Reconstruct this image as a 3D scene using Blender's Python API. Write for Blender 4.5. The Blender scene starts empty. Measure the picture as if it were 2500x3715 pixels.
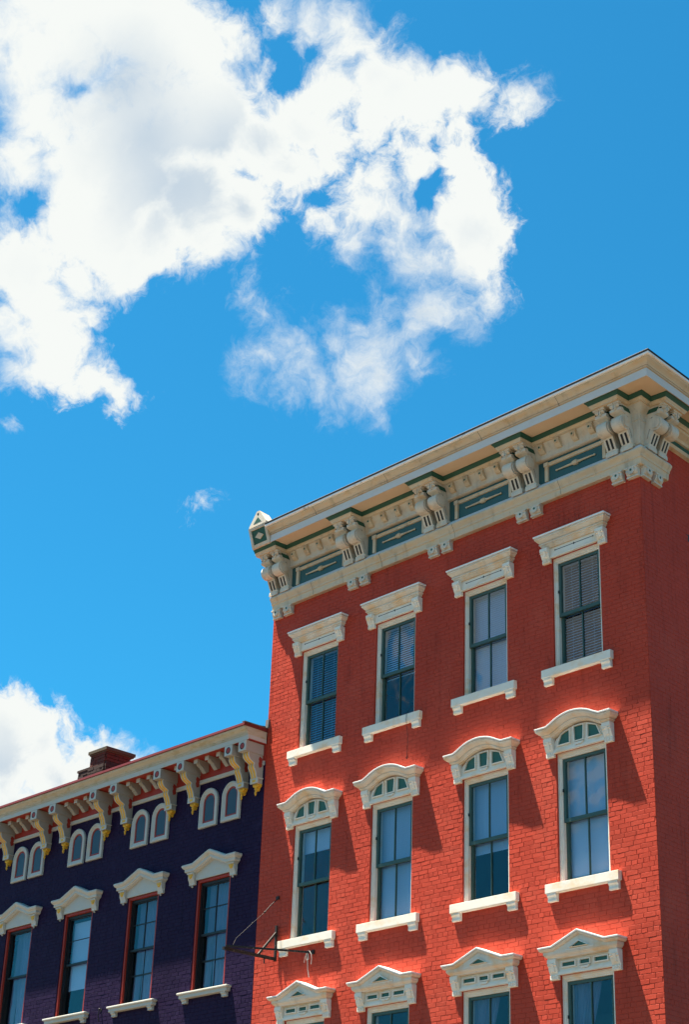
import bpy, math, random
import numpy as np
from mathutils import Vector, Matrix
random.seed(7)
sc = bpy.context.scene
C = sc.collection
R = math.radians

# ------------------------------------------------------------------ camera
cam = bpy.data.cameras.new('camera'); camo = bpy.data.objects.new('camera', cam); C.objects.link(camo)
cam.sensor_fit = 'VERTICAL'; cam.sensor_height = 36.0; cam.lens = 61.19
cam.clip_start = 0.1; cam.clip_end = 9000
right = Vector((0.68525278, -0.30260642, -0.66246356)); right = Vector((0.68525278, 0.72751338, 0.03395435))
down = Vector((-0.30260642, 0.32681508, -0.89533304)); fwd = Vector((-0.66246356, 0.60325465, 0.44410117))
CAM = Vector((22.48659, -18.83071, 1.6))
M = Matrix((right, -down, -fwd)).transposed().to_4x4(); M.translation = CAM
camo.matrix_world = M; sc.camera = camo
FPX = 6314.66

def pix_dir(px, py):            # a direction in the world for a place in the sky
    d = right * (px - 1250) + down * (py - 1857.5) + fwd * FPX
    return d.normalized()

# ------------------------------------------------------------------ sun and sky
SUN = Vector((-0.437, -0.205, 1.404)).normalized()
sl = bpy.data.lights.new('sun', 'SUN'); so = bpy.data.objects.new('sun', sl); C.objects.link(so)
sl.energy = 5.0; sl.angle = R(0.55); sl.color = (1.0, 0.91, 0.76)
so.rotation_euler = SUN.to_track_quat('Z', 'Y').to_euler(); so.location = (0, 0, 60)
sc.view_settings.view_transform = 'Standard'; sc.view_settings.look = 'None'
sc.view_settings.exposure = 2.12; sc.view_settings.gamma = 1.0; sc.view_settings.use_curve_mapping = False
CLOUD = 0.214          # radiance of the lit cloud
SKY = 0.05
SKY_TINT = (0.115, 0.672, 0.82, 1)

w = bpy.data.worlds.new('World'); sc.world = w; w.use_nodes = True
nt = w.node_tree; nt.nodes.clear()
def N(t, typ, **kw):
    n = t.nodes.new(typ)
    for k, v in kw.items(): setattr(n, k, v)
    return n
def mth(t, op, a, b=None, c=None, clamp=False):
    n = t.nodes.new('ShaderNodeMath'); n.operation = op; n.use_clamp = clamp
    for i, v in enumerate((a, b, c)):
        if v is None: continue
        if isinstance(v, (int, float)): n.inputs[i].default_value = v
        else: t.links.new(v, n.inputs[i])
    return n.outputs[0]
def sstep(t, v, a, b):
    n = t.nodes.new('ShaderNodeMapRange'); n.interpolation_type = 'SMOOTHSTEP'
    t.links.new(v, n.inputs[0]); n.inputs[1].default_value = a; n.inputs[2].default_value = b
    return n.outputs[0]
sky = N(nt, 'ShaderNodeTexSky', sky_type='NISHITA', sun_disc=False)
sky.sun_elevation = math.asin(SUN.z); sky.sun_rotation = math.atan2(SUN.x, SUN.y)
sky.altitude = 200; sky.air_density = 1.0; sky.dust_density = 0.4; sky.ozone_density = 1.6
tc = N(nt, 'ShaderNodeTexCoord'); D0 = tc.outputs['Generated']
def wnoise(scale, detail, rough=0.55, src=None, dist=0.0):
    n = nt.nodes.new('ShaderNodeTexNoise'); n.inputs['Scale'].default_value = scale
    n.inputs['Detail'].default_value = detail; n.inputs['Roughness'].default_value = rough
    n.inputs['Distortion'].default_value = dist
    nt.links.new(src or D0, n.inputs['Vector']); return n
# direction bent by noise, so cloud edges curl
wp = wnoise(9.0, 5, 0.6)
s1 = N(nt, 'ShaderNodeVectorMath', operation='SUBTRACT'); nt.links.new(wp.outputs['Color'], s1.inputs[0]); s1.inputs[1].default_value = (.5, .5, .5)
s2 = N(nt, 'ShaderNodeVectorMath', operation='SCALE'); nt.links.new(s1.outputs[0], s2.inputs[0]); s2.inputs['Scale'].default_value = 0.024
s3 = N(nt, 'ShaderNodeVectorMath', operation='ADD'); nt.links.new(D0, s3.inputs[0]); nt.links.new(s2.outputs[0], s3.inputs[1])
wq = wnoise(45.0, 4, 0.6)
s4 = N(nt, 'ShaderNodeVectorMath', operation='SUBTRACT'); nt.links.new(wq.outputs['Color'], s4.inputs[0]); s4.inputs[1].default_value = (.5, .5, .5)
s5 = N(nt, 'ShaderNodeVectorMath', operation='SCALE'); nt.links.new(s4.outputs[0], s5.inputs[0]); s5.inputs['Scale'].default_value = 0.016
s6 = N(nt, 'ShaderNodeVectorMath', operation='ADD'); nt.links.new(s3.outputs[0], s6.inputs[0]); nt.links.new(s5.outputs[0], s6.inputs[1])
DW = s6.outputs[0]
# cumulus lumps: (x, y, radius) on a 1568-wide sheet of the sky ahead
puffs = [(60,80,165),(210,60,170),(350,90,150),(450,130,115),(520,115,75),(570,180,60),(90,250,120),(40,370,100),(200,330,160),(330,250,180),
 (480,260,150),(600,320,105),(650,370,85),(690,290,85),(750,330,55),(300,420,150),(430,450,130),(540,480,80),(350,520,100),(260,500,110),(460,560,45),
 (300,590,45),(150,500,70),(60,600,105),(100,680,80),(50,760,75),(130,800,75),(215,850,50),(268,890,26),(170,880,40),(140,720,60),(20,480,50),
 (650,30,60),(700,50,70),(780,60,80),(810,120,85),(850,180,95),(760,210,80),(900,210,85),(950,230,80),(1020,215,62),(1075,220,42),(850,270,70),(980,290,50),(1050,285,35),
 (1120,235,20),(1190,222,34),(1160,205,14),(900,60,20),(930,340,36),(880,400,50),(960,390,60),(1040,385,45),(850,480,65),(750,520,40),(930,490,60),(1070,440,45),(1080,520,75),
 (1145,530,26),(820,560,70),(950,600,90),(1050,600,60),(1110,690,36),(960,700,90),(1055,740,38),(860,640,40),(850,760,75),(770,775,62),(690,780,58),(780,720,40),(880,700,60),(90,560,70),(170,640,50),(560,690,26),(600,800,50),(700,870,44),(800,905,42),(640,745,46),(740,870,60),(590,830,44),(820,820,66),(700,800,60),(110,830,60),(40,830,50),(240,860,40),(120,730,70),(615,720,34),(560,675,20),
 (615,805,48),(700,835,55),(780,860,55),(860,850,60),(875,915,24),(820,900,36),(950,815,38),(555,830,20),(1030,500,50),(900,560,60),
 (0,1710,130),(90,1690,85),(50,1640,50),(180,1700,62),(250,1740,66),(310,1750,42),(120,1770,100),(0,1800,80),(30,1880,120),(468,1145,17),(10,980,14),
 ]
holes = [(655,165,38),(640,115,22),(985,432,14),(180,205,10),(70,455,18),(730,460,12),(700,130,10)]
def field(lst, k):
    f = None
    for (x, y, r) in lst:
        c = pix_dir(x * 1.5944, y * 1.5944)
        n = nt.nodes.new('ShaderNodeVectorMath'); n.operation = 'DISTANCE'; nt.links.new(DW, n.inputs[0]); n.inputs[1].default_value = c
        d = mth(nt, 'SUBTRACT', r * 1.5944 / FPX, n.outputs['Value'])
        f = d if f is None else mth(nt, 'SMOOTH_MAX', f, d, k)
    return f
F = field(puffs, 0.008)
Hf = field(holes, 0.004)
F = mth(nt, 'SUBTRACT', mth(nt, 'MINIMUM', F, 0.024), mth(nt, 'MULTIPLY', mth(nt, 'MAXIMUM', mth(nt, 'ADD', Hf, 0.007), 0.0), 1.3))
# fair-weather cumulus carry on over the rest of the sky
big = wnoise(2.6, 3, 0.5)
away = N(nt, 'ShaderNodeVectorMath', operation='DISTANCE'); nt.links.new(D0, away.inputs[0]); away.inputs[1].default_value = pix_dir(1250, 1857)
am = sstep(nt, away.outputs['Value'], 0.34, 0.42)
gen = mth(nt, 'MULTIPLY', mth(nt, 'SUBTRACT', big.outputs['Fac'], 0.62), 0.9)
gen = mth(nt, 'ADD', gen, mth(nt, 'MULTIPLY', mth(nt, 'SUBTRACT', 1.0, am), -0.5))
F = mth(nt, 'MAXIMUM', F, gen)
n1 = wnoise(14, 10, 0.64, DW, 0.5); n2 = wnoise(55, 7, 0.68, DW, 0.5)
F2 = mth(nt, 'ADD', F, mth(nt, 'MULTIPLY', mth(nt, 'SUBTRACT', n1.outputs['Fac'], 0.5), 0.060))
F2 = mth(nt, 'ADD', F2, mth(nt, 'MULTIPLY', mth(nt, 'SUBTRACT', n2.outputs['Fac'], 0.5), 0.036))
soft = wnoise(5, 2, 0.5)
wdt = mth(nt, 'MULTIPLY_ADD', sstep(nt, soft.outputs['Fac'], 0.38, 0.62), 0.024, 0.013)
dens = mth(nt, 'DIVIDE', mth(nt, 'ADD', F2, 0.0080), wdt)
dens = sstep(nt, dens, 0.0, 1.0)
# shade inside: the thick middle of a cloud is a little greyer
sh = sstep(nt, mth(nt, 'ADD', F, mth(nt, 'MULTIPLY', mth(nt, 'SUBTRACT', n1.outputs['Fac'], 0.5), 0.05)), 0.010, 0.022)
sn = wnoise(5.5, 5, 0.55, DW); shn = sstep(nt, sn.outputs['Fac'], 0.42, 0.66)
greys = [(520,400,120),(400,430,100),(600,420,70),(280,200,60),(330,330,80),(0,1760,60),(110,1780,60),(940,660,40)]
G = field(greys, 0.02)
gsh = sstep(nt, G, -0.03, 0.025)
shade = mth(nt, 'MULTIPLY', sh, mth(nt, 'MAXIMUM', mth(nt, 'MULTIPLY', shn, 0.65), gsh))
cc = N(nt, 'ShaderNodeMix', data_type='RGBA'); nt.links.new(shade, cc.inputs[0])
cc.inputs[6].default_value = (1.0 * CLOUD, 1.03 * CLOUD, 1.0 * CLOUD, 1); cc.inputs[7].default_value = (0.62 * CLOUD, 0.73 * CLOUD, 0.83 * CLOUD, 1)
tint = N(nt, 'ShaderNodeMix', data_type='RGBA', blend_type='MULTIPLY'); tint.inputs[0].default_value = 1
nt.links.new(sky.outputs[0], tint.inputs[6]); tint.inputs[7].default_value = SKY_TINT
scl = N(nt, 'ShaderNodeVectorMath', operation='SCALE'); nt.links.new(cc.outputs[2], scl.inputs[0]); scl.inputs['Scale'].default_value = 1 / SKY
mx = N(nt, 'ShaderNodeMix', data_type='RGBA'); nt.links.new(dens, mx.inputs[0]); nt.links.new(tint.outputs[2], mx.inputs[6]); nt.links.new(scl.outputs[0], mx.inputs[7])
bg = N(nt, 'ShaderNodeBackground'); nt.links.new(mx.outputs[2], bg.inputs[0]); bg.inputs[1].default_value = SKY
wo = N(nt, 'ShaderNodeOutputWorld'); nt.links.new(bg.outputs[0], wo.inputs[0])
w.cycles.sampling_method = 'MANUAL'; w.cycles.sample_map_resolution = 512
sc.render.engine = 'CYCLES'
sc.cycles.max_bounces = 8; sc.cycles.diffuse_bounces = 4; sc.cycles.transparent_max_bounces = 12

# ------------------------------------------------------------------ materials
def mat(name, col, rough=0.6, var=0.12, vscale=3.0, bump=0.0, bscale=30.0, col2=None, c2amt=0.0, c2scale=1.5, c2lo=0.5, c2hi=0.7, stretch=(1, 1, 1), spec=0.3, dirt=None, dlo=0.62, dhi=0.72, dscale=9.0, streak=0.0):
    m = bpy.data.materials.new(name); m.use_nodes = True; t = m.node_tree; b = t.nodes['Principled BSDF']
    b.inputs['Roughness'].default_value = rough; b.inputs['Specular IOR Level'].default_value = spec
    g = N(t, 'ShaderNodeNewGeometry'); mp = N(t, 'ShaderNodeMapping'); t.links.new(g.outputs['Position'], mp.inputs[0]); mp.inputs['Scale'].default_value = stretch
    def nz(s, d=5, r=0.6, src=None):
        n = N(t, 'ShaderNodeTexNoise'); n.inputs['Scale'].default_value = s; n.inputs['Detail'].default_value = d; n.inputs['Roughness'].default_value = r
        t.links.new(src or mp.outputs[0], n.inputs['Vector']); return n.outputs['Fac']
    a = nz(vscale)
    mul = mth(t, 'MULTIPLY_ADD', a, 2 * var, 1 - var)
    v = N(t, 'ShaderNodeVectorMath', operation='SCALE'); v.inputs[0].default_value = col; t.links.new(mul, v.inputs['Scale']); last = v.outputs[0]
    if col2:
        f = mth(t, 'MULTIPLY', sstep(t, nz(c2scale, 6), c2lo, c2hi), c2amt)
        x = N(t, 'ShaderNodeMix', data_type='RGBA'); t.links.new(f, x.inputs[0]); t.links.new(last, x.inputs[6]); x.inputs[7].default_value = (*col2, 1); last = x.outputs[2]
    if dirt:
        f = mth(t, 'MULTIPLY', sstep(t, nz(dscale, 8, 0.7), dlo, dhi), 0.75)
        x = N(t, 'ShaderNodeMix', data_type='RGBA'); t.links.new(f, x.inputs[0]); t.links.new(last, x.inputs[6]); x.inputs[7].default_value = (*dirt, 1); last = x.outputs[2]
    if streak:
        m2 = N(t, 'ShaderNodeMapping'); t.links.new(g.outputs['Position'], m2.inputs[0]); m2.inputs['Scale'].default_value = (7, 7, 0.7)
        f = mth(t, 'MULTIPLY', sstep(t, nz(1.0, 5, 0.65, m2.outputs[0]), 0.5, 0.78), streak)
        big_ = mth(t, 'MULTIPLY', sstep(t, nz(0.55, 4, 0.6, g.outputs['Position']), 0.45, 0.7), streak * .6)
        v2 = N(t, 'ShaderNodeVectorMath', operation='SCALE'); t.links.new(last, v2.inputs[0]); t.links.new(mth(t, 'SUBTRACT', mth(t, 'SUBTRACT', 1.0, f), big_), v2.inputs['Scale']); last = v2.outputs[0]
    t.links.new(last, b.inputs['Base Color'])
    if bump:
        bn = N(t, 'ShaderNodeBump'); bn.inputs['Strength'].default_value = 1.0; bn.inputs['Distance'].default_value = bump
        t.links.new(nz(bscale, 5, 0.6, g.outputs['Position']), bn.inputs['Height']); t.links.new(bn.outputs[0], b.inputs['Normal'])
    return m
RED = (0.45, 0.056, 0.031)
M_red = mat('red_painted_brick', RED, 0.55, 0.16, 2.2, 0.0016, 38, (0.49, 0.078, 0.046), 0.6, 1.3, 0.45, 0.72, spec=0.08, dirt=(0.16, 0.03, 0.025), dlo=0.68, dhi=0.77, dscale=14, streak=0.28)
M_pur = mat('purple_painted_brick', (0.019, 0.0095, 0.036), 0.6, 0.16, 2.2, 0.0016, 38, (0.036, 0.026, 0.070), 0.4, 5, 0.5, 0.75, spec=0.06, streak=0.3)
M_cream = mat('cream_painted_stone', (0.76, 0.72, 0.63), 0.6, 0.10, 4, 0.0012, 40, (0.76, 0.52, 0.27), 0.65, 3.4, 0.48, 0.72, (1, 1, 1.6), dirt=(0.16, 0.12, 0.09), dlo=0.66, dhi=0.74, dscale=11)
M_cream2 = mat('cream_weathered_warm_bounce', (0.60, 0.50, 0.36), 0.55, 0.12, 3, 0.001, 30, (0.62, 0.39, 0.18), 0.7, 3.0, 0.45, 0.72, (1, 1, 2.6), dirt=(0.14, 0.08, 0.05), dlo=0.64, dhi=0.74, dscale=9, streak=0.35)  # weathered cream; its orange also holds painted-in warm bounce on the mouldings
M_fascia = mat('fascia_skylit_grey', (0.58, 0.58, 0.57), 0.5, 0.08, 3, 0.001, 30, (0.62, 0.50, 0.36), 0.4, 5.0, 0.55, 0.75, (1, 1, 2.0), dirt=(0.2, 0.15, 0.1), dlo=0.70, dhi=0.78, dscale=9)  # forward faces: greyer cream, with the skylight's cool cast put into the colour
M_soff = mat('soffit_warm_bounce', (0.64, 0.49, 0.33), 0.6, 0.06, 4, 0.001, 60, (0.58, 0.38, 0.21), 0.5, 2.0, 0.45, 0.75)  # peach stands for warm light bounced up from below, painted into the soffit
M_hoodm = mat('cream_hood_stain_bounce', (0.70, 0.64, 0.54), 0.6, 0.10, 4, 0.0012, 40, (0.70, 0.47, 0.24), 0.75, 3.6, 0.44, 0.68, dirt=(0.14, 0.10, 0.07), dlo=0.64, dhi=0.72, dscale=12, streak=0.25)  # orange patches are stains plus warm bounce painted onto the hood undersides
M_slab = mat('hood_slab_lit_white', (0.80, 0.79, 0.76), 0.6, 0.06, 4, 0.0012, 40, dirt=(0.2, 0.17, 0.14), dlo=0.66, dhi=0.72, dscale=14)  # whiter than the moulding below: the slab's lit edge is painted in
M_corn = mat('weathered_cream_ornament_paint', (0.60, 0.55, 0.46), 0.6, 0.12, 5, 0.0015, 40, (0.60, 0.38, 0.18), 0.6, 4.0, 0.48, 0.70, dirt=(0.10, 0.08, 0.06), dlo=0.62, dhi=0.71, dscale=13, streak=0.3)
M_strip = mat('white_metal_edge', (0.80, 0.79, 0.76), 0.5, 0.06, 4, 0.001, 30, (0.30, 0.22, 0.15), 0.7, 7, 0.60, 0.70)
M_green = mat('dark_green_paint', (0.020, 0.085, 0.058), 0.5, 0.15, 5, 0.0006, 40)
M_teal = mat('teal_paint', (0.030, 0.100, 0.105), 0.5, 0.15, 5, 0.0006, 40)
M_sash = mat('teal_green_sash_paint', (0.042, 0.088, 0.076), 0.4, 0.12, 5, 0.0004, 40)
M_lit = mat('green_panel_paint', (0.030, 0.120, 0.095), 0.5, 0.12, 5)
M_dark = mat('black_paint', (0.012, 0.012, 0.013), 0.45, 0.1, 5)
M_iron = mat('rusty_iron', (0.022, 0.018, 0.016), 0.6, 0.2, 9, 0.001, 60, (0.22, 0.17, 0.13), 0.7, 16, 0.60, 0.68)
M_roof = mat('tar_roof', (0.035, 0.032, 0.03), 0.8, 0.2, 4, 0.002, 30)
M_flash = mat('lead_flashing', (0.13, 0.12, 0.11), 0.5, 0.2, 6, 0.002, 20)
M_pcream = mat('ivory_paint', (0.46, 0.46, 0.42), 0.55, 0.10, 4, 0.001, 40, (0.48, 0.38, 0.22), 0.45, 4, 0.5, 0.7, (1, 1, 2), dirt=(0.10, 0.08, 0.05), dlo=0.66, dhi=0.73, dscale=12)
M_pcrown = mat('stained_ivory_paint', (0.46, 0.40, 0.29), 0.55, 0.15, 4, 0.001, 40, (0.34, 0.26, 0.13), 0.6, 5, 0.48, 0.68, (1, 1, 3), dirt=(0.05, 0.045, 0.03), dlo=0.62, dhi=0.70, dscale=14)
M_pgrey = mat('dove_grey_paint', (0.33, 0.31, 0.27), 0.55, 0.10, 4, 0.001, 40)
M_yel = mat('golden_yellow_paint', (0.66, 0.37, 0.035), 0.45, 0.12, 12, 0.001, 60)
M_pred = mat('oxide_red_paint', (0.30, 0.030, 0.018), 0.5, 0.15, 5, 0.0008, 30)
M_rroof = mat('red_metal_roof', (0.15, 0.022, 0.018), 0.45, 0.15, 6, 0.001, 30)
M_chim = mat('old_chimney_brick', (0.085, 0.024, 0.016), 0.85, 0.35, 9, 0.003, 50, (0.05, 0.03, 0.025), 0.8, 5, 0.45, 0.65)
M_chimd = mat('dark_chimney_brick', (0.040, 0.026, 0.022), 0.9, 0.3, 9, 0.003, 50)  # darker brick for the low chimney courses and the stub
M_mort = mat('grey_mortar', (0.08, 0.055, 0.045), 0.9, 0.2, 9, 0.002, 60)
M_cap = mat('mossy_stone', (0.07, 0.06, 0.04), 0.9, 0.25, 9, 0.003, 40)
M_blind = mat('sky_tinted_blind', (0.36, 0.50, 0.68), 0.5, 0.03, 3)  # white slats; blue skylight and glass reflection are put into the colour
M_shade = mat('sky_tinted_roller_shade', (0.34, 0.47, 0.64), 0.6, 0.05, 3)  # pale cloth coloured blue to carry the sky's reflection in the panes
M_curt = mat('thin_curtain', (0.13, 0.155, 0.25), 0.8, 0.08, 4)
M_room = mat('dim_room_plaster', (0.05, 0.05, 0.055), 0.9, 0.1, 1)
M_rope = mat('grey_rope', (0.45, 0.42, 0.38), 0.8, 0.1, 20)
M_asph = mat('asphalt', (0.045, 0.037, 0.030), 0.9, 0.15, 3, 0.004, 40)
M_pave = mat('concrete_pavement', (0.13, 0.095, 0.06), 0.9, 0.12, 2, 0.003, 30)
M_line = mat('road_paint', (0.75, 0.73, 0.68), 0.7, 0.1, 4)
M_ground = mat('dry_ground', (0.07, 0.05, 0.03), 0.95, 0.2, 0.5)

def glass_mat():
    m = bpy.data.materials.new('window_glass'); m.use_nodes = True; t = m.node_tree; t.nodes.clear()
    g = N(t, 'ShaderNodeNewGeometry'); d = N(t, 'ShaderNodeVectorMath', operation='DOT_PRODUCT')
    t.links.new(g.outputs['Incoming'], d.inputs[0]); t.links.new(g.outputs['Normal'], d.inputs[1])
    c = mth(t, 'ABSOLUTE', d.outputs['Value']); p = mth(t, 'POWER', mth(t, 'SUBTRACT', 1.0, c), 5)
    f = mth(t, 'MULTIPLY_ADD', p, 0.95, 0.045)
    nn = N(t, 'ShaderNodeTexNoise'); nn.inputs['Scale'].default_value = 2.5; nn.inputs['Detail'].default_value = 1
    t.links.new(g.outputs['Position'], nn.inputs['Vector']); b = N(t, 'ShaderNodeBump'); b.inputs['Distance'].default_value = 0.010; b.inputs['Strength'].default_value = 1
    t.links.new(nn.outputs['Fac'], b.inputs['Height'])
    a = N(t, 'ShaderNodeBsdfTransparent'); a.inputs[0].default_value = (0.90, 0.95, 0.97, 1); gl = N(t, 'ShaderNodeBsdfGlossy'); gl.inputs['Roughness'].default_value = 0.02
    t.links.new(b.outputs[0], gl.inputs['Normal'])
    x = N(t, 'ShaderNodeMixShader'); t.links.new(f, x.inputs[0]); t.links.new(a.outputs[0], x.inputs[1]); t.links.new(gl.outputs[0], x.inputs[2])
    o = N(t, 'ShaderNodeOutputMaterial'); t.links.new(x.outputs[0], o.inputs[0]); return m
M_glass = glass_mat()

# ------------------------------------------------------------------ mesh helpers
class Frame:                     # u along the wall, p out of the wall, z up
    def __init__(s, o, u, n): s.o = Vector(o); s.u = Vector(u); s.n = Vector(n)
    def __call__(s, u, p, z): return s.o + s.u * u + s.n * p + Vector((0, 0, z))
W1 = Frame((0, 0, 0), (1, 0, 0), (0, -1, 0))
SD = Vector((-0.0784308, 0.99691955, 0)); SN = Vector((0.99691955, 0.0784308, 0))
XR = 8.38; MIT = 1.0817
W2 = Frame((XR, 0, 0), SD, SN)

class MB:
    def __init__(s): s.v = []; s.f = []; s.sm = []
    def quadgrid(s, rows, closed=False, smooth=False):
        b = len(s.v); n = len(rows[0])
        for r in rows: s.v += [tuple(q) for q in r]
        for i in range(len(rows) - 1):
            for j in range(n if closed else n - 1):
                a = b + i * n + j; c = b + i * n + (j + 1) % n
                s.f.append((a, c, c + n, a + n)); s.sm.append(smooth)
    def poly(s, pts, smooth=False):
        b = len(s.v); s.v += [tuple(q) for q in pts]; s.f.append(tuple(range(b, b + len(pts)))); s.sm.append(smooth)
    def box(s, F, u0, u1, p0, p1, z0, z1):
        b = len(s.v)
        for u in (u0, u1):
            for p in (p0, p1):
                for z in (z0, z1): s.v.append(tuple(F(u, p, z)))
        for q in ((0, 1, 3, 2), (4, 6, 7, 5), (0, 4, 5, 1), (2, 3, 7, 6), (0, 2, 6, 4), (1, 5, 7, 3)):
            s.f.append(tuple(b + k for k in q)); s.sm.append(False)
    def prism(s, F, prof, u0, u1, smooth=False):       # profile (p, z) carried along u
        A = [F(u0, p, z) for p, z in prof]; B = [F(u1, p, z) for p, z in prof]
        s.quadgrid([A, B], True, smooth); s.poly(A); s.poly(B)
    def plate(s, F, outline, p0, p1):                  # outline (u, z) carried along p
        A = [F(u, p0, z) for u, z in outline]; B = [F(u, p1, z) for u, z in outline]
        s.quadgrid([A, B], True); s.poly(A); s.poly(B)
    def taper(s, F, o0, p0, o1, p1):
        A = [F(u, p0, z) for u, z in o0]; B = [F(u, p1, z) for u, z in o1]
        s.quadgrid([A, B], True); s.poly(A); s.poly(B)
    def tube(s, pts, r, n=8):
        pts = [Vector(q) for q in pts]; rows = []
        rr = r if isinstance(r, (list, tuple)) else [r] * len(pts)
        for i, q in enumerate(pts):
            t = (pts[min(i + 1, len(pts) - 1)] - pts[max(i - 1, 0)]).normalized()
            a = t.orthogonal().normalized() if i == 0 else (a - t * a.dot(t)).normalized()
            b = t.cross(a)
            rows.append([q + (a * math.cos(2 * math.pi * k / n) + b * math.sin(2 * math.pi * k / n)) * rr[i] for k in range(n)])
        s.quadgrid(rows, True, True); s.poly(rows[0]); s.poly(rows[-1])
    def beam(s, a, b, w, h):
        a = Vector(a); b = Vector(b); t = (b - a).normalized(); x = t.cross(Vector((0, 0, 1))); x = x.normalized() if x.length > .1 else Vector((1, 0, 0)); y = t.cross(x)
        rows = [[q + x * sx * w / 2 + y * sy * h / 2 for sx, sy in ((-1, -1), (1, -1), (1, 1), (-1, 1))] for q in (a, b)]
        s.quadgrid(rows, True); s.poly(rows[0]); s.poly(rows[1])
    def disc(s, F, u, z, r, p0, p1, n=14): s.plate(F, [(u + r * math.cos(2 * math.pi * k / n), z + r * math.sin(2 * math.pi * k / n)) for k in range(n)], p0, p1)
    def ball(s, c, r, n=8):
        c = Vector(c); rows = []
        for i in range(n + 1):
            t = math.pi * i / n; rows.append([c + Vector((math.sin(t) * math.cos(2 * math.pi * j / 12), math.sin(t) * math.sin(2 * math.pi * j / 12), math.cos(t))) * r for j in range(12)])
        s.quadgrid(rows, True, True)
    def wallpath(s, F, path, prof, ends=True):
        """moulding that follows an outline (u, z) on the wall; prof = (p, t) with t below the outline; ends return to the wall"""
        n = len(path); pm = max(p for p, t in prof); nr = []
        for i in range(n):
            ds = []
            for a, b in ((i - 1, i), (i, i + 1)):
                if a >= 0 and b < n:
                    d = Vector((path[b][0] - path[a][0], path[b][1] - path[a][1])).normalized(); ds.append(Vector((d.y, -d.x)))
            if len(ds) == 2: m = (ds[0] + ds[1]); m = m / max(.3, m.dot(ds[0]))
            else: m = ds[0]
            nr.append(m)
        rows = []
        for p, t in prof:
            row = []; sh = (pm - p) if ends else 0
            pts = [(path[i][0] + nr[i].x * t, path[i][1] + nr[i].y * t) for i in range(n)]
            pts[0] = (path[0][0] + sh, pts[0][1]); pts[-1] = (path[-1][0] - sh, pts[-1][1])
            row.append(F(pts[0][0], -0.002, pts[0][1])); row += [F(u, p, z) for u, z in pts]; row.append(F(pts[-1][0], -0.002, pts[-1][1]))
            rows.append(row)
        rows.insert(0, [F(path[0][0], -0.002, path[0][1])] + [F(u, -0.002, z) for u, z in path] + [F(path[-1][0], -0.002, path[-1][1])])
        s.quadgrid(rows)
    def planpath(s, pts, prof, cap=True):
        """moulding along a plan polyline (x, y); prof = (out, z); out is to the right-hand side looking along it"""
        n = len(pts); nr = []
        for i in range(n):
            ds = []
            for a, b in ((i - 1, i), (i, i + 1)):
                if a >= 0 and b < n:
                    d = Vector((pts[b][0] - pts[a][0], pts[b][1] - pts[a][1])).normalized(); ds.append(Vector((d.y, -d.x)))
            if len(ds) == 2: m = (ds[0] + ds[1]); m = m / m.dot(ds[0])
            else: m = ds[0]
            nr.append(m)
        cols = [[(pts[i][0] + nr[i].x * o, pts[i][1] + nr[i].y * o, z) for o, z in prof] for i in range(n)]
        s.quadgrid(cols)
        if cap: s.poly(cols[0]); s.poly(cols[-1])

def link(name, mb, m, parent=None, label=None, recalc=True, kind=None):
    me = bpy.data.meshes.new(name); me.from_pydata(mb.v, [], mb.f); me.materials.append(m)
    me.polygons.foreach_set('use_smooth', mb.sm)
    if recalc:
        import bmesh
        bm = bmesh.new(); bm.from_mesh(me); bmesh.ops.remove_doubles(bm, verts=bm.verts, dist=1e-5); bmesh.ops.recalc_face_normals(bm, faces=bm.faces); bm.to_mesh(me); bm.free()
    if any(mb.sm): me.set_sharp_from_angle(angle=R(38))
    o = bpy.data.objects.new(name, me); C.objects.link(o)
    if parent: o.parent = parent
    if label: o['label'] = label
    if kind: o['kind'] = kind
    return o
def thing(name, label, cat, loc=(0, 0, 0), group=None):
    o = bpy.data.objects.new(name, None); C.objects.link(o); o.location = loc; o.empty_display_size = .3
    o['label'] = label; o['category'] = cat
    if group: o['group'] = group
    return o
def empty_part(name, parent, label=None):
    o = bpy.data.objects.new(name, None); C.objects.link(o); o.parent = parent
    if label: o['label'] = label
    return o
def inst(o, name, parent, loc, rot=None):
    c = o.copy(); c.name = name; C.objects.link(c); c.parent = parent; c.location = loc
    if rot is not None: c.rotation_euler = rot
    return c

def MBX(fn):
    b = MB(); fn(b); return b


# ------------------------------------------------------------------ ground and street
def sheet(name, x0, x1, y0, y1, z, m, kind='structure'):
    b = MB(); b.poly([(x0, y0, z), (x1, y0, z), (x1, y1, z), (x0, y1, z)]); return link(name, b, m, kind=kind, recalc=False)
sheet('ground', -3000, 3000, -3000, 3000, -0.13, M_ground)
sheet('road', -300, 300, -17.0, -4.2, -0.12, M_asph)
sheet('side_road', 12.2, 20.0, -4.0, 300, -0.116, M_asph)
for x0, x1, y0, y1 in ((-120, 11.8, -4.0, 0.6), (-120, 26, -24, -17.2)):
    b = MB(); b.box(Frame((0, 0, 0), (1, 0, 0), (0, -1, 0)), x0, x1, -y1, -y0, -0.25, 0.0); link('pavement', b, M_pave, kind='structure')
b = MB(); b.box(W1, 8.6, 11.8, -90, -0.62, -0.25, -0.002); link('pavement', b, M_pave, kind='structure')
b = MB()
for k in range(-30, 60): b.poly([(k * 4.0, -10.66, -0.112), (k * 4.0 + 2, -10.66, -0.112), (k * 4.0 + 2, -10.54, -0.112), (k * 4.0, -10.54, -0.112)])
link('road_marking', b, M_line, kind='structure', recalc=False)

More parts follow.
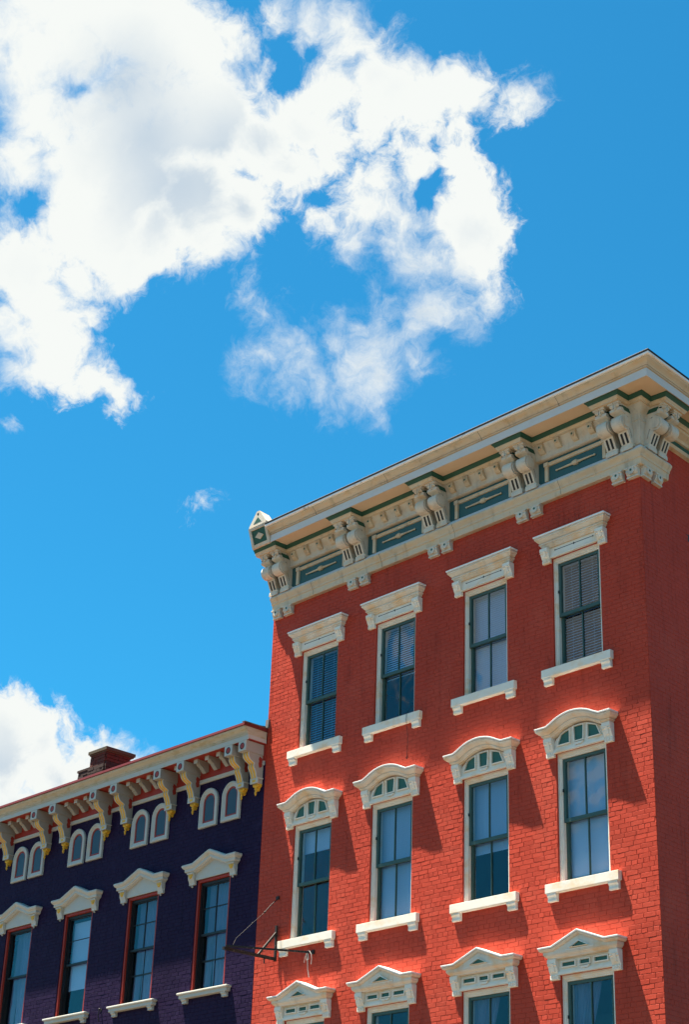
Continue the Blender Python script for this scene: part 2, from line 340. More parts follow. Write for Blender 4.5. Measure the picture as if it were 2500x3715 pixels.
# ------------------------------------------------------------------ brick walls
CH = 0.0677
def wall_backing(F, u0, u1, z0, z1, ops, p, depth):
    """one sheet with real openings and the returns of each opening"""
    us = sorted(set([u0, u1] + [a for o in ops for a in o[:2]])); zs = sorted(set([z0, z1] + [a for o in ops for a in o[2:]])); b = MB()
    for i in range(len(us) - 1):
        for j in range(len(zs) - 1):
            cu = (us[i] + us[i + 1]) / 2; cz = (zs[j] + zs[j + 1]) / 2
            if any(o[0] < cu < o[1] and o[2] < cz < o[3] for o in ops): continue
            b.poly([F(us[i], p, zs[j]), F(us[i + 1], p, zs[j]), F(us[i + 1], p, zs[j + 1]), F(us[i], p, zs[j + 1])])
    for a, c, d, e in ops:
        q = [(a, d), (c, d), (c, e), (a, e)]
        b.quadgrid([[F(u, p, z) for u, z in q], [F(u, p - depth, z) for u, z in q]], True)
    return b
rng = random.Random(3)
def brick_geo(mb, F, u0, u1, z0, z1, p, rg, small=False):
    j = lambda a: rg.uniform(-a, a)
    g = 0.0020; bv = 0.0030; jt = 0.0013; dp = 0.0032 if small else 0.0044
    u0 += g + j(.001); u1 -= g + j(.001); z0 += g * .9 + j(.0012); z1 -= g * .9 + j(.0012)
    um = (u0 + u1) / 2
    back = [(u0, z0), (um, z0 + j(.0015)), (u1, z0 + j(.001)), (u1, z1 + j(.001)), (um, z1 + j(.0018)), (u0, z1)]
    off = [(bv, bv * .5), (0, bv * .5), (-bv, bv * .5), (-bv, -bv * 1.9), (0, -bv * 1.9), (bv, -bv * 1.9)]
    tz = j(.0009); tu = j(.0010); base = p + dp + j(.0010 if not small else .0004)
    fr = []
    for (u, z), (du, dz) in zip(back, off):
        fr.append((u + du + j(jt), z + dz + j(jt), base + (tz if z > (z0 + z1) / 2 else -tz) + (tu if u > um else -tu if u < um else 0) + j(.0004)))
    b = len(mb.v)
    mb.v += [tuple(F(u, p - 0.002, z)) for u, z in back] + [tuple(F(u, q, z)) for u, z, q in fr]
    for k in range(6): mb.f.append((b + k, b + (k + 1) % 6, b + 6 + (k + 1) % 6, b + 6 + k)); mb.sm.append(False)
    mb.f.append((b + 6, b + 7, b + 10, b + 11)); mb.f.append((b + 7, b + 8, b + 9, b + 10)); mb.sm += [False, False]
def brick_cells(u0, u1, z0, z1, ops, zref, Lb=0.2075, seed=1):
    rg = random.Random(seed); out = []
    k0 = math.floor((z0 - zref) / CH)
    k = k0
    while zref + k * CH < z1 - 0.01:
        za = zref + k * CH; zb = za + CH; header = (k % 7 == 3)
        L = Lb / 2 if header else Lb
        u = u0 - (0 if k % 2 else L / 2) - rg.uniform(0, .02)
        while u < u1:
            l = L * rg.uniform(.96, 1.04)
            segs = [(max(u, u0), min(u + l, u1))]
            for (a, c, d, e) in ops:
                if zb > d + .012 and za < e - .012:
                    ns = []
                    for s0, s1 in segs:
                        if s1 <= a or s0 >= c: ns.append((s0, s1))
                        else:
                            if s0 < a: ns.append((s0, a))
                            if s1 > c: ns.append((c, s1))
                    segs = ns
            for s0, s1 in segs:
                if s1 - s0 > .03: out.append((s0, s1, za, min(zb, z1), header, abs(s1 - s0 - l) < 1e-6))
            u += l
        k += 1
    return out
def lay_bricks(F, cells, m, parent, nsingle, key, seed):
    """the bricks shown largest become parts of their own (shared meshes); the rest are one joined part"""
    rg = random.Random(seed)
    full = [c for c in cells if c[5] and not c[4]]
    full.sort(key=key); single = set(map(id, full[:nsingle]))
    protos = []
    if nsingle:
        for k in range(14):
            mb = MB(); brick_geo(mb, Frame((0, 0, 0), F.u, F.n), -0.1037, 0.1037, 0, CH, 0, rg)
            me = bpy.data.meshes.new('brick'); me.from_pydata(mb.v, [], mb.f); me.materials.append(m); protos.append(me)
    mb = MB()
    for c in cells:
        if id(c) in single:
            o = bpy.data.objects.new('brick', rg.choice(protos)); C.objects.link(o); o.parent = parent
            o.location = F((c[0] + c[1]) / 2, -0.004, c[2]); o.scale = (1, 1, 1)
        else: brick_geo(mb, F, c[0], c[1], c[2], c[3], -0.004, rg, F is W2)
    return link('brick', mb, m, parent, 'remaining bricks of the wall', recalc=False, kind='stuff')

# ================================================================== RED BUILDING
red = thing('brick_building', 'tall red painted brick building on the right with cream bracketed cornice', 'building')
CX = [1.31, 3.19, 5.215, 7.09]
HW = 0.465
rowsZ = {'A': (11.20, 13.02), 'B': (7.945, 9.87), 'C': (4.69, 6.66)}
ops = [(c - HW, c + HW, *rowsZ[r]) for r in rowsZ for c in CX]
ZT = 15.0
wb = wall_backing(W1, 0, XR, 0, ZT, ops, -0.004, 0.06)
wall = link('wall', wb, M_red, red, 'front wall with three rows of windows', recalc=False)
cells = brick_cells(0, XR, 4.6, 14.05, ops, 5.823 - CH * 20, seed=11)
lay_bricks(W1, cells, M_red, wall, 290, lambda c: -(c[0] - 1.0 * (c[2] - 5.7)), 21)
wb = wall_backing(W2, 0, 14, 0, ZT, [], -0.004, 0.06); wb.poly([(0, 0.3, 15.30), (XR, 0.3, 15.30), (XR - 1, 13.9, 15.30), (0, 13.9, 15.30)])
wb.poly([(0.002, 0.0041, 0), (0.002, 14, 0), (0.002, 14, 15.3), (0.002, 0.0041, 15.3)]); wb.poly([(0, 14, 0), (XR - 1.1, 13.96, 0), (XR - 1.1, 13.96, 15.3), (0, 14, 15.3)])
swall = link('wall', wb, M_red, red, 'shaded side wall round the corner', recalc=False)
cells = brick_cells(0.0, 1.7, 5.0, 14.9, [], 5.823 - CH * 20, seed=12)
lay_bricks(W2, cells, M_red, swall, 0, None, 22)

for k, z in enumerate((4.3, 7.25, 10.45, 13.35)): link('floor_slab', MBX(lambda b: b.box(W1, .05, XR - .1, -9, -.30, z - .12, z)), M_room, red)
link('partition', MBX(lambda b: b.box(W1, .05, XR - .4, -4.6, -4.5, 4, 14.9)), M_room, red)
def sub(name, mb, m, parent, label=None): return link(name, mb, m, parent, label)

def hood_console(F, uc, wd, ztop, zbot, p0):
    """stepped console under the end of a hood, with pointed drops"""
    b = MB(); h = ztop - zbot
    prof = [(0, ztop), (p0, ztop), (p0, ztop - .20 * h), (p0 - .012, ztop - .22 * h), (p0 - .005, ztop - .30 * h), (p0 - .028, ztop - .36 * h), (p0 - .030, ztop - .44 * h),
            (p0 - .050, ztop - .62 * h), (p0 - .068, ztop - .74 * h), (p0 - .062, ztop - .80 * h), (p0 - .062, zbot + .012), (p0 - .075, zbot), (0, zbot)]
    b.prism(F, prof, uc - wd / 2, uc + wd / 2)
    b.prism(F, [(0, ztop - .22 * h), (p0 + .008, ztop - .22 * h), (p0 - .01, ztop - .34 * h), (p0 - .034, ztop - .60 * h), (0, ztop - .70 * h)], uc - wd * .12, uc + wd * .20)
    z = ztop - .78 * h
    for k in (-.28, .02, .30):
        b.taper(F, [(uc + wd * (k - .13), z), (uc + wd * (k + .13), z), (uc + wd * k, z - .16 * h)], 0, [(uc + wd * (k - .12), z), (uc + wd * (k + .12), z), (uc + wd * k, z - .14 * h)], p0 - .052)
    return b

def sill(c, zt, parent):
    sp = link('sill', MBX(lambda b: (b.box(W1, c - .662, c + .662, 0, .078, zt - .130, zt), b.box(W1, c - .655, c + .655, .0, .070, zt - .138, zt - .1302))), M_cream, parent)
    bv = sp.modifiers.new('edge', 'BEVEL'); bv.width = .006; bv.segments = 2; bv.limit_method = 'ANGLE'
    for s in (-1, 1):
        b = MB(); u = c + s * .552
        b.prism(W1, [(0, zt - .1385), (.070, zt - .1385), (.070, zt - .165), (.052, zt - .185), (.046, zt - .205), (.050, zt - .235), (.044, zt - .252), (0, zt - .252)], u - .082, u + .082)
        sub('sill_bracket', b, M_cream, sp)
def casing(c, z0, z1):
    b = MB(); u0, u1 = c - HW, c + HW
    prof = [(-.035, 0), (-.035, .022), (-.046, .028), (-.046, .044), (-.058, .050), (-.058, .062), (-.095, .066)]
    # left and right jamb profiles as stepped boxes, head likewise
    for s, ue in ((1, u0), (-1, u1)):
        for a, bb, p in ((0.001, .024, -.032), (.0242, .044, -.045), (.0442, .060, -.058)):
            x0, x1 = ue + s * a, ue + s * bb; b.box(W1, min(x0, x1), max(x0, x1), -.12, p, z0, z1)
    for a, bb, p in ((0, .030, -.028), (.0302, .056, -.041), (.0562, .080, -.055)):
        b.box(W1, u0 + .001, u1 - .001, -.12, p, z1 - bb, z1 - a)
    b.box(W1, u0 + .0603, u1 - .0603, -.22, -.12, z1 - .08, z1); b.box(W1, u0 + .001, u0 + .0605, -.22, -.1202, z0, z1); b.box(W1, u1 - .0605, u1 - .001, -.22, -.1202, z0, z1)
    return b
def sash_mb(u0, u1, z0, z1, p, st=.042, rt=.045, rb=.05, mull=True, th=.04, mw=.018):
    b = MB()
    b.box(W1, u0, u0 + st, p - th, p, z0, z1); b.box(W1, u1 - st, u1, p - th, p, z0, z1)
    b.box(W1, u0 + st, u1 - st, p - th, p - .002, z1 - rt, z1); b.box(W1, u0 + st, u1 - st, p - th, p - .002, z0, z0 + rb)
    if mull: b.box(W1, (u0 + u1) / 2 - mw / 2, (u0 + u1) / 2 + mw / 2, p - th + .005, p - .006, z0 + rb, z1 - rt)
    # glazing bead
    for s, e in ((1, u0 + st), (-1, u1 - st)):
        x = e + s * .008; b.box(W1, min(e, x), max(e, x), p - th, p - .012, z0 + rb, z1 - rt)
    return b
def blinds(b, u0, u1, z0, z1, p, pitch=.042, tilt=42, slw=.038):
    z = z1; a = R(tilt)
    dz = math.sin(a) * slw / 2; dp = math.cos(a) * slw / 2
    while z > z0:
        # slat curves a little; outer edge lower
        b.quadgrid([[W1(u, p + dp, z - dz), W1(u, p, z + .004), W1(u, p - dp, z + dz)] for u in (u0, u1)], False, True)
        z -= pitch
    for f in (.2, .72): b.box(W1, u0 + (u1 - u0) * f - .001, u0 + (u1 - u0) * f + .001, p + dp + .001, p + dp + .003, z0, z1)
    b.box(W1, u0, u1, p - .02, p + .026, z1 + .012, z1 + .05)

def red_window(c, row, cover):
    z0, z1 = rowsZ[row]
    w_ = link('window', casing(c, z0, z1), M_cream, red)
    u0, u1 = c - HW + .062, c + HW - .062; zt = z1 - .082
    zm = z0 + (zt - z0) * (.505 if row == 'A' else .50)
    for nm, a, bb, p in (('upper', zm - .03, zt, -.075), ('lower', z0 + .002, zm + .022, -.118)):
        s = sub('sash', sash_mb(u0, u1, a, bb, p, rb=.055 if nm == 'upper' else .07), M_sash, w_)
        for h in (0, 1):
            um = (u0 + u1) / 2; x0, x1 = (u0 + .045, um - .009) if h == 0 else (um + .009, u1 - .045)
            sub('glass_pane', MBX(lambda b: b.box(W1, x0, x1, p - .026, p - .022, a + .05, bb - .04)), M_glass, w_)
    # sash catch on the left casing, dark hinge-like clip
    sub('catch', MBX(lambda b: b.box(W1, c - HW + .0615, c - HW + .078, -.066, -.052, zt - .50, zt - .455)), M_dark, w_)
    bb = MB(); iu0, iu1 = u0 + .01, u1 - .01; ip = -.20
    for kind, a, e in cover:
        za = z0 + (zt - z0) * a; ze = z0 + (zt - z0) * e - .03
        if kind == 'open': blinds(bb, iu0, iu1, za, ze, ip, .044, 42, .031)
        elif kind == 'half': blinds(bb, iu0, iu1, za, ze, ip, .040, 62)
        elif kind == 'shut': blinds(bb, iu0, iu1, za, ze, ip, .036, 72, .044)
    if bb.v: sub('blind', bb, M_blind, w_)
    for kind, a, e in cover:
        if kind == 'shade': sub('roller_shade', MBX(lambda b: (b.box(W1, iu0, iu1, ip - .004, ip, z0 + (zt - z0) * a, z0 + (zt - z0) * e - .02), b.box(W1, iu0, iu1, ip - .01, ip + .008, z0 + (zt - z0) * a - .02, z0 + (zt - z0) * a))), M_shade, w_)
        if kind == 'drape':
            for sgn, reach in ((a, e),):
                rows = []
                for k in range(15):
                    zz = z1 - .05 - (z1 - z0 - .1) * k / 14; f = k / 14
                    lo, hi = (iu0, iu0 + (iu1 - iu0) * (.66 - .5 * min(1, f * 1.5) ** 1.2)) if sgn == 0 else (iu1 - (iu1 - iu0) * (.14 + .0 * f) * (1 - f), iu1)
                    rows.append([W1(lo + (hi - lo) * j / 24, ip + .018 * math.sin(j * 1.9 + k * .12), zz) for j in range(25)])
                q = MB(); q.quadgrid(rows, False, True); sub('curtain', q, M_curt, w_)
    sill(c, z0, red)
    return w_

ARC = [(.5 * s, 0) for s in (-1, 1)]
def arc_pts(hw, rise, n=14):
    r = (hw * hw + rise * rise) / (2 * rise); a = math.asin(hw / r)
    return [(r * math.sin(-a + 2 * a * k / n), r * math.cos(-a + 2 * a * k / n) - r + rise) for k in range(n + 1)]
def hoodA(c):
    zt = 13.406; b = MB()
    sl_ = MB(); sl_.wallpath(W1, [(c - .705, zt), (c + .705, zt)], [(.172, 0), (.174, .004), (.172, .027), (0, .027)])
    b.wallpath(W1, [(c - .690, zt - .0272), (c + .690, zt - .0272)], [(.146, 0), (.146, .007), (.159, .008), (.158, .033), (.145, .044), (.124, .070), (.106, .088), (.096, .090), (.096, .100), (.108, .102), (.106, .122), (.088, .130), (.086, .146), (.068, .170), (.060, .187), (.0, .189)])
    h = link('window_hood', b, M_hoodm, red); sub('hood_slab', sl_, M_slab, h)
    for s in (-1, 1): sub('console', hood_console(W1, c + s * .548, .150, 13.1895, 12.952, .112), M_cream, h)
    q = MB(); q.box(W1, c - .472, c + .472, 0, .030, 13.045, 13.1895); q.box(W1, c - .472, c + .472, 0, .044, 13.024, 13.0448); q.box(W1, c - .40, c + .40, .0302, .036, 13.062, 13.068)
    sub('frieze_panel', q, M_cream, h)
    q = MB(); q.box(W1, c - .375, c + .375, .028, .0325, 13.133, 13.142)
    for u, r in ((-.375, .014), (0, .020), (.375, .014)): q.plate(W1, [(c + u - r, 13.1375), (c + u, 13.1375 - r), (c + u + r, 13.1375), (c + u, 13.1375 + r)], .028, .033)
    sub('incised_line', q, M_dark, h)
PROFB = [(.178, .0225), (.178, .030), (.192, .031), (.190, .046), (.176, .066), (.148, .088), (.128, .100), (.118, .102), (.118, .110), (.126, .112), (.124, .122), (.108, .130), (.102, .142), (.094, .150)]
SLB = [(.205, 0), (.207, .004), (.205, .022), (0, .022)]
def green_light(q, g, F, pts, p):
    """a recessed pane with a raised frame round it"""
    g.plate(F, pts, p + .0005, p + .004)
    cu = sum(a for a, _ in pts) / len(pts); cz = sum(a for _, a in pts) / len(pts); n = len(pts)
    outp = []
    for i in range(n):
        a, b_, c_ = Vector(pts[i - 1]), Vector(pts[i]), Vector(pts[(i + 1) % n])
        d1 = (b_ - a).normalized(); d2 = (c_ - b_).normalized(); n1 = Vector((d1.y, -d1.x)); n2 = Vector((d2.y, -d2.x)); m = n1 + n2; m /= max(.35, m.dot(n1))
        if m.dot(b_ - Vector((cu, cz))) < 0: m = -m
        outp.append((b_.x + m.x * .016, b_.y + m.y * .016))
    A = [F(u, p + .030, z) for u, z in pts]; B = [F(u, p, z) for u, z in pts]; O = [F(u, p + .026, z) for u, z in outp]; P = [F(u, p, z) for u, z in outp]
    q.quadgrid([B, A, O, P], True)
def hoodB(c):
    zt = 10.245; b = MB(); arc = [(c + u, zt + .135 * 0 + z) for u, z in arc_pts(.47, .148)]
    path = [(c - .708, zt), (c - .50, zt)] + arc[1:-1] + [(c + .50, zt), (c + .708, zt)]
    b.wallpath(W1, path, PROFB + [(0.0, .152)]); sl_ = MB(); sl_.wallpath(W1, path, SLB)
    h = link('window_hood', b, M_hoodm, red); sub('hood_slab', sl_, M_slab, h)
    for s in (-1, 1): sub('console', hood_console(W1, c + s * .548, .150, 10.0945, 9.815, .105), M_cream, h)
    q = MB(); g = MB(); top = [(c + u * .94, z + zt - .165) for u, z in arc_pts(.47, .148)]
    q.plate(W1, [(c + .472, 9.90), (c - .472, 9.90), (c - .472, 10.02)] + [t for t in top if abs(t[0] - c) < .46] + [(c + .472, 10.02)], 0, .022)
    q.box(W1, c - .474, c + .474, 0, .046, 9.866, 9.8998); q.box(W1, c - .474, c + .474, .0, .034, 9.9002, 9.925)
    q.taper(W1, [(c - .10, 9.948), (c + .10, 9.948), (c + .065, 9.905), (c - .065, 9.905)], .02, [(c - .085, 9.944), (c + .085, 9.944), (c + .055, 9.909), (c - .055, 9.909)], .056)
    zl = 9.975
    def az(u, d=.038):
        r = (.47 ** 2 + .148 ** 2) / (2 * .148); return zt - .165 - r + .148 + math.sqrt(r * r - u * u) - d
    green_light(q, g, W1, [(c - .395, zl), (c - .175, zl), (c - .175, az(.175))] + [(c - u, az(u)) for u in (.23, .28, .33)], .022)
    green_light(q, g, W1, [(c - .075, zl), (c + .075, zl), (c + .088, az(.088, .034)), (c, az(0, .034)), (c - .088, az(.088, .034))], .022)
    green_light(q, g, W1, [(c + .175, zl), (c + .395, zl)] + [(c + u, az(u)) for u in (.33, .28, .23)] + [(c + .175, az(.175))], .022)
    sub('tympanum', q, M_cream, h); sub('green_light', g, M_lit, h)
def hoodC(c):
    zt = 7.032; b = MB(); path = [(c - .712, zt), (c - .47, zt), (c, zt + .178), (c + .47, zt), (c + .712, zt)]
    b.wallpath(W1, path, [(.178, .0225), (.178, .029), (.192, .030), (.188, .040), (.172, .056), (.150, .064)]); sl_ = MB(); sl_.wallpath(W1, path, SLB)
    # frieze behind the raking moulding and ears
    b.plate(W1, [(c - .655, zt - .062), (c - .47, zt - .050), (c, zt + .128), (c + .47, zt - .050), (c + .655, zt - .062), (c + .655, zt - .10), (c - .655, zt - .10)], 0, .148)
    b.wallpath(W1, [(c - .648, zt - .1002), (c + .648, zt - .1002)], [(.142, 0), (.140, .012), (.122, .030), (.106, .042), (.102, .056), (.0, .058)])
    h = link('window_hood', b, M_hoodm, red); sub('hood_slab', sl_, M_slab, h)
    q = MB(); g = MB()
    tri = [(c - .155, zt - .052), (c + .155, zt - .052), (c, zt + .018)]
    green_light(q, g, W1, tri, .149)
    q.plate(W1, [(c - .25, zt - .068), (c - .25, zt - .080), (c + .25, zt - .080), (c + .25, zt - .068)], .148, .156)
    sub('pediment_frame', q, M_cream, h)
    for s in (-1, 1): sub('console', hood_console(W1, c + s * .548, .150, 6.8735, 6.60, .105), M_cream, h)
    q = MB(); q.box(W1, c - .472, c + .472, 0, .022, 6.70, 6.8735); q.box(W1, c - .474, c + .474, 0, .046, 6.662, 6.6998); q.box(W1, c - .474, c + .474, 0, .034, 6.7002, 6.72)
    q.taper(W1, [(c - .10, 6.742), (c + .10, 6.742), (c + .06, 6.702), (c - .06, 6.702)], .02, [(c - .085, 6.738), (c + .085, 6.738), (c + .05, 6.706), (c - .05, 6.706)], .056)
    for a, e in ((-.40, -.175), (-.085, .085), (.175, .40)):
        green_light(q, g, W1, [(c + a, 6.765), (c + e, 6.765), (c + e, 6.822), (c + a, 6.822)], .022)
    sub('frieze_panel', q, M_cream, h); sub('green_light', g, M_lit, h)
covers = {('A', 0): [('open', .0, 1)], ('A', 1): [('half', .46, 1)], ('A', 2): [('shut', .0, 1)], ('A', 3): [('open', .0, 1)],
          ('B', 0): [('shade', .80, 1)], ('B', 1): [('shut', .0, 1)], ('B', 2): [('shut', .40, 1)], ('B', 3): [('shade', .02, 1)],
          ('C', 0): [], ('C', 1): [], ('C', 2): [('drape', 0, 1), ('drape', 1, 1)], ('C', 3): [('drape', 0, 1), ('drape', 1, 1)]}
for i, c in enumerate(CX):
    for r, hf in (('A', hoodA), ('B', hoodB), ('C', hoodC)):
        red_window(c, r, covers[(r, i)]); hf(c)

# ---- cornice
def merge(lst):
    b = MB()
    for x in lst: k = len(b.v); b.v += x.v; b.f += [tuple(i + k for i in f) for f in x.f]; b.sm += x.sm
    return b
SE = 12.0; pend = (W2(SE, 0, 0).x, W2(SE, 0, 0).y)
main = [(0.50, 0), (XR, 0), pend]
crown = MB(); crown.planpath(main, [(.05, 15.335), (.715, 15.335), (.715, 15.32), (.705, 15.305), (.675, 15.285), (.650, 15.262), (.640, 15.244), (.622, 15.242), (.622, 15.234), (.634, 15.232), (.632, 15.218), (.606, 15.214), (.606, 15.203), (.05, 15.203)])
fas = MB(); fas.planpath(main, [(.58, 15.2028), (.612, 15.2028), (.612, 15.070), (.600, 15.070), (.600, 15.10), (.58, 15.10)])
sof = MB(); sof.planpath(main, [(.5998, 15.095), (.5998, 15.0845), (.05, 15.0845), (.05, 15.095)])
cor = link('cornice', crown, M_cream2, red, 'projecting bracketed cornice')
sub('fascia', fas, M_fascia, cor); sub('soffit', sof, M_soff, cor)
e = MB(); e.planpath(main, [(.60, 15.3352), (.742, 15.3352), (.752, 15.342), (.752, 15.372), (.60, 15.372)]); sub('metal_edge', e, M_strip, cor)
e = MB(); e.planpath(main, [(.0, 15.3722), (.744, 15.3722), (.744, 15.382), (.758, 15.384), (.760, 15.404), (.745, 15.420), (.0, 15.46)]); sub('roof_edge', e, M_roof, cor)
for u in (1.75, 3.55, 5.72, 7.35):
    k_ = MB(); k_.prism(W1, [(.60, 15.21), (.636, 15.21), (.637, 15.234), (.624, 15.238), (.643, 15.244), (.653, 15.262), (.678, 15.285), (.708, 15.305), (.7175, 15.32), (.7175, 15.334), (.60, 15.334)], u, u + .007); sub('joint', k_, M_flash, cor)
for u in (1.15, 2.9, 4.62, 6.9):
    k_ = MB(); k_.prism(W1, [(.05, 14.02), (.080, 14.015), (.087, 14.04), (.092, 14.09), (.098, 14.107), (.112, 14.118), (.112, 14.132), (.118, 14.150), (.134, 14.172), (.154, 14.200), (.163, 14.222), (.161, 14.236), (.05, 14.236)], u, u + .006); sub('joint', k_, M_flash, cor)
# bed mould with forward blocks over each bracket pair
BR = [(0.04, .27, .337, .567), (2.03, 2.26, 2.325, 2.555), (3.99, 4.22, 4.285, 4.515), (5.95, 6.18, 6.245, 6.475), (7.88, 8.11, 8.165, 8.395)]
CB, CF = .245, .515
core = [(0.075, CF * -1)]
for k, (a, _, _, d) in enumerate(BR):
    if k == 0: core = [(-0.0, -CF), (.545, -CF), (.545, -CB)]
    elif k < 4: core += [(a + .0, -CB), (a + .0, -CF), (d - .02, -CF), (d - .02, -CB)]
    else: core += [(a + .0, -CB), (a + .0, -CF), (8.40, -CF), (8.40, -CB)]
def w2p(u, p): q = W2(u, p, 0); return (q.x, q.y)
core += [(XR + MIT * CB, -CB), w2p(-.01, CB), w2p(-.01, CF), w2p(.55, CF), w2p(.55, CB), w2p(SE, CB)]
bed = MB(); bed.planpath(core, [(-.2, 15.03), (.020, 15.022), (.014, 15.000), (-.004, 14.985), (-.008, 14.965), (-.2, 14.965)], cap=True)
sub('bed_moulding', bed, M_cream2, cor)
gr = MB(); gr.planpath(core, [(-.2, 15.0835), (.066, 15.0835), (.066, 15.070), (.050, 15.055), (.036, 15.040), (.026, 15.0225), (-.2, 15.0235)]); sub('green_cove', gr, M_green, cor)
# upper frieze (cove with little brackets), lip, lower green frieze
fr = MB(); fr.planpath([(0.05, 0), (XR, 0), w2p(.56, 0)], [(0, 14.99), (.24, 14.99), (.205, 14.955), (.165, 14.90), (.135, 14.84), (.120, 14.77), (.120, 14.758), (.132, 14.752), (.134, 14.728), (.110, 14.716), (.075, 14.712), (0, 14.712)]); sub('frieze', fr, M_corn, cor)
fr = MB(); fr.planpath([(0.05, 0), (XR, 0), w2p(.56, 0)], [(0, 14.7118), (.065, 14.7118), (.065, 14.30), (0, 14.30)]); sub('frieze', fr, M_teal, cor, 'teal painted lower frieze')
fr = MB(); fr.planpath([w2p(.53, 0), w2p(SE, 0)], [(0, 15.02), (.22, 15.0), (.20, 14.93), (.10, 14.88), (.09, 14.83), (0, 14.82)]); sub('frieze', fr, M_cream2, cor)
fr = MB(); fr.planpath([w2p(.53, 0), w2p(SE, 0)], [(0, 14.8198), (.06, 14.8198), (.055, 14.74), (0, 14.74)]); sub('frieze', fr, M_green, cor)
fr = MB(); fr.planpath([w2p(.53, 0), w2p(SE, 0)], [(0, 14.7398), (.07, 14.7398), (.06, 14.68), (0, 14.66)]); sub('frieze', fr, M_cream2, cor)
ar = MB(); ar.planpath([(0.045, 0), (XR, 0), w2p(.66, 0)], [(0, 14.335), (.085, 14.325), (.125, 14.285), (.150, 14.250), (.158, 14.238), (0, 14.238)])
sub('architrave_top', ar, M_fascia, cor)
ar = MB(); ar.planpath([(0.045, 0), (XR, 0), w2p(.66, 0)], [(0, 14.2378), (.159, 14.2378), (.161, 14.222), (.152, 14.200), (.132, 14.172), (.116, 14.150), (.110, 14.132), (.110, 14.118), (.096, 14.108), (.090, 14.090), (.085, 14.040), (.078, 14.012), (.068, 14.008), (0, 14.006)])
sub('architrave', ar, M_cream2, cor)
fr = MB(); fr.planpath([(8.30, 0), (XR, 0), w2p(.06, 0)], [(0, 14.96), (.15, 14.96), (.13, 14.80), (.10, 14.60), (.095, 14.33), (0, 14.33)]); sub('corner_block', fr, M_corn, cor)

